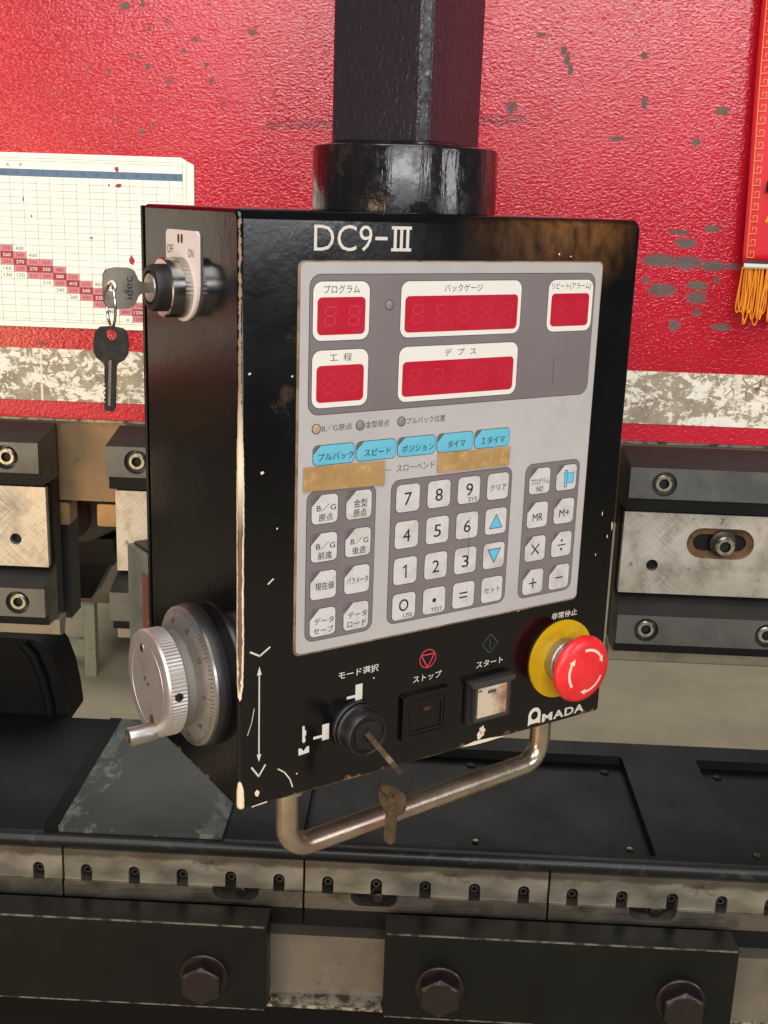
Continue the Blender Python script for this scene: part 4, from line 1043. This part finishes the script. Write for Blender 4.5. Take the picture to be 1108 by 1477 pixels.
make('crank_pin', MB().lathe((-41.5, 38.6), [(5.2, 31.5), (5.4, 33), (5.4, 46), (4.8, 47.2), (3.4, 47.4), (3.2, 46.6), (2, 46.6)], [SATIN]*4+[RUSTY]*3, SIDE, 36), hw)

# ================================================================== KEYS
def W(u, d, v, off=0):     # box-local (u, depth, v) -> world mm
    return Vector(BX)+ux*u+nx_*(off-d)+Vector((0, 0, v))
def frame_obj(o, org, ex, ey):
    ex = ex.normalized(); ey = (ey-ex*ey.dot(ex)).normalized(); ez = ex.cross(ey)
    mtx = Matrix.Identity(4)
    for i in range(3): mtx[i][0] = ex[i]; mtx[i][1] = ey[i]; mtx[i][2] = ez[i]; mtx[i][3] = (org[i]+(Z0 if i == 2 else 0))*MM
    o.matrix_world = mtx
FLAT = fr((0, 0, 0), (1, 0, 0), (0, 1, 0), (0, 0, 1))
def key_poly(bow, blade, wid, bw):
    """outline: blade tip at x=0 .. bow end"""
    p = [(0, -bw*.3), (1.5, -bw/2)]
    x = 1.5
    while x < blade-6:
        p += [(x+1.0, -bw/2+random.uniform(.2, 1.0)), (x+2.0, -bw/2)]; x += 2.4
    p += [(blade-2, -bw/2), (blade, -bw*.62), (blade+2, -wid*.40), (blade+5, -wid*.5)]
    p += [(blade+bow*.55, -wid*.52), (blade+bow*.85, -wid*.46), (blade+bow*.97, -wid*.34), (blade+bow, -wid*.1)]
    q = [(a, -b) for a, b in p[::-1] if a >= blade-2]
    return p+q+[(1.5, bw/2), (0, bw*.3)]
# key in the side switch: bow lies in the vertical plane of the switch axis
o = bpy.data.objects.new('switch_key', None); link(o, None, None, 'nickel key stuck in the side key switch of the box', 'key')
frame_obj(o, W(-20.2, 65.8, 280.2), -ux, Vector((0, 0, 1)))
bowp = [(0, -2.6), (4, -2.8), (6, -4), (8, -8.5), (11, -10.4), (18, -10.8), (23, -9.6), (24.6, -7), (24.9, 0), (24.6, 7), (23, 9.4), (18, 10.6), (11, 10.4), (8, 8.8), (6, 4.2), (4, 2.9), (0, 2.6)]
make('key_bow', MB().plate(bowp, -1.1, 1.1, KEYM, FLAT, [circ(20.2, 1.2, 2.9, 20)], back=True), o, bevel=.35)
make('maker_stamp', MB().text('idec', 11.5, 0, 4.4, 1.14, KEYD, FLAT, w=11.5, rot=radians(-90)).text('idec', -11.5, 0, 4.4, 1.14, KEYD, fr((0, 0, 0), (-1, 0, 0), (0, 1, 0), (0, 0, -1)), w=11.5, rot=radians(90)), o)
hole = W(-40.4, 65.8, 281.0)
# ring through both keys
rc = hole+Vector((-.6, 0, -9.6)); rr = 10.2
ang = radians(62)
rd = Vector((cos(ang), -sin(ang), 0))
o = make('key_ring', MB().tube([rd*rr*cos(2*pi*i/40)*.95+Vector((0, 0, rr*1.08*sin(2*pi*i/40))) for i in range(40)], .75, CHROME, 8, closed=True), None, (rc.x, rc.y, rc.z+Z0), label='steel ring joining the two keys at the side switch', cat='key ring')
o = bpy.data.objects.new('spare_key', None); link(o, None, None, 'dark key hanging from the ring below the side switch', 'key')
tip = rc+Vector((-1.6, -2.5, -rr*1.08-44))
frame_obj(o, tip, Vector((.05, 0, 1)), Vector((1, .12, 0)))
make('key_body', MB().plate(key_poly(19, 25.5, 17.6, 6.2), -1.1, 1.1, KEYD, FLAT, [circ(40.2, 0, 2.7, 18)], back=True), o, bevel=.3)
make('blade_groove', MB().flat(rect(3, 27, -.9, .5), 1.13, KEYM, FLAT).flat([(3, .5), (3, -.9), (27, -.9), (27, .5)], -1.13, KEYM, FLAT), o)

# key in the mode switch, seen edge on
p0 = W(74, 0, 35, 14.8); p1 = Vector((-4.6, 569, -297.5))
view = ((p0+p1)/2).normalized(); axd = (p1-p0)
o = bpy.data.objects.new('mode_key', None); link(o, None, None, 'old brass key sticking out of the mode switch', 'key')
frame_obj(o, p0, axd, view)
L_ = axd.length
make('key_body', MB().plate([(0, -2.6), (8, -2.8), (10, -6), (13, -9), (L_-3, -9), (L_, -6), (L_, 6), (L_-3, 9), (13, 9), (10, 6), (8, 2.8), (0, 2.6)], -1.5, 1.5, BRASS, FLAT, [circ(L_-5, 0, 2.4, 16)], back=True), o, bevel=.3)
rc2 = p1+Vector((-.4, 0, -9.0))
cxv = Vector((1, .1, 0)).normalized()
o = make('wire_ring', MB().tube([cxv*9.2*cos(2*pi*i/40)+Vector((0, -.2, 9.2*sin(2*pi*i/40))) for i in range(40)], .4, KEYD, 8, closed=True), None, (rc2.x, rc2.y, rc2.z+Z0), label='thin dark wire ring on the lower mode key', cat='key ring')
o = bpy.data.objects.new('hanging_brass_key', None); link(o, None, None, 'tarnished brass key dangling below the box in front of the handle', 'key')
tip = rc2+Vector((-2.2, -1.0, -36.4))
frame_obj(o, tip, Vector((.04, 0, 1)), Vector((.72, -.69, 0)))
make('key_body', MB().plate(key_poly(15, 19, 19, 7), -1.1, 1.1, BRASS, FLAT, [circ(29.6, 0, 2.0, 16)], back=True), o, bevel=.3)
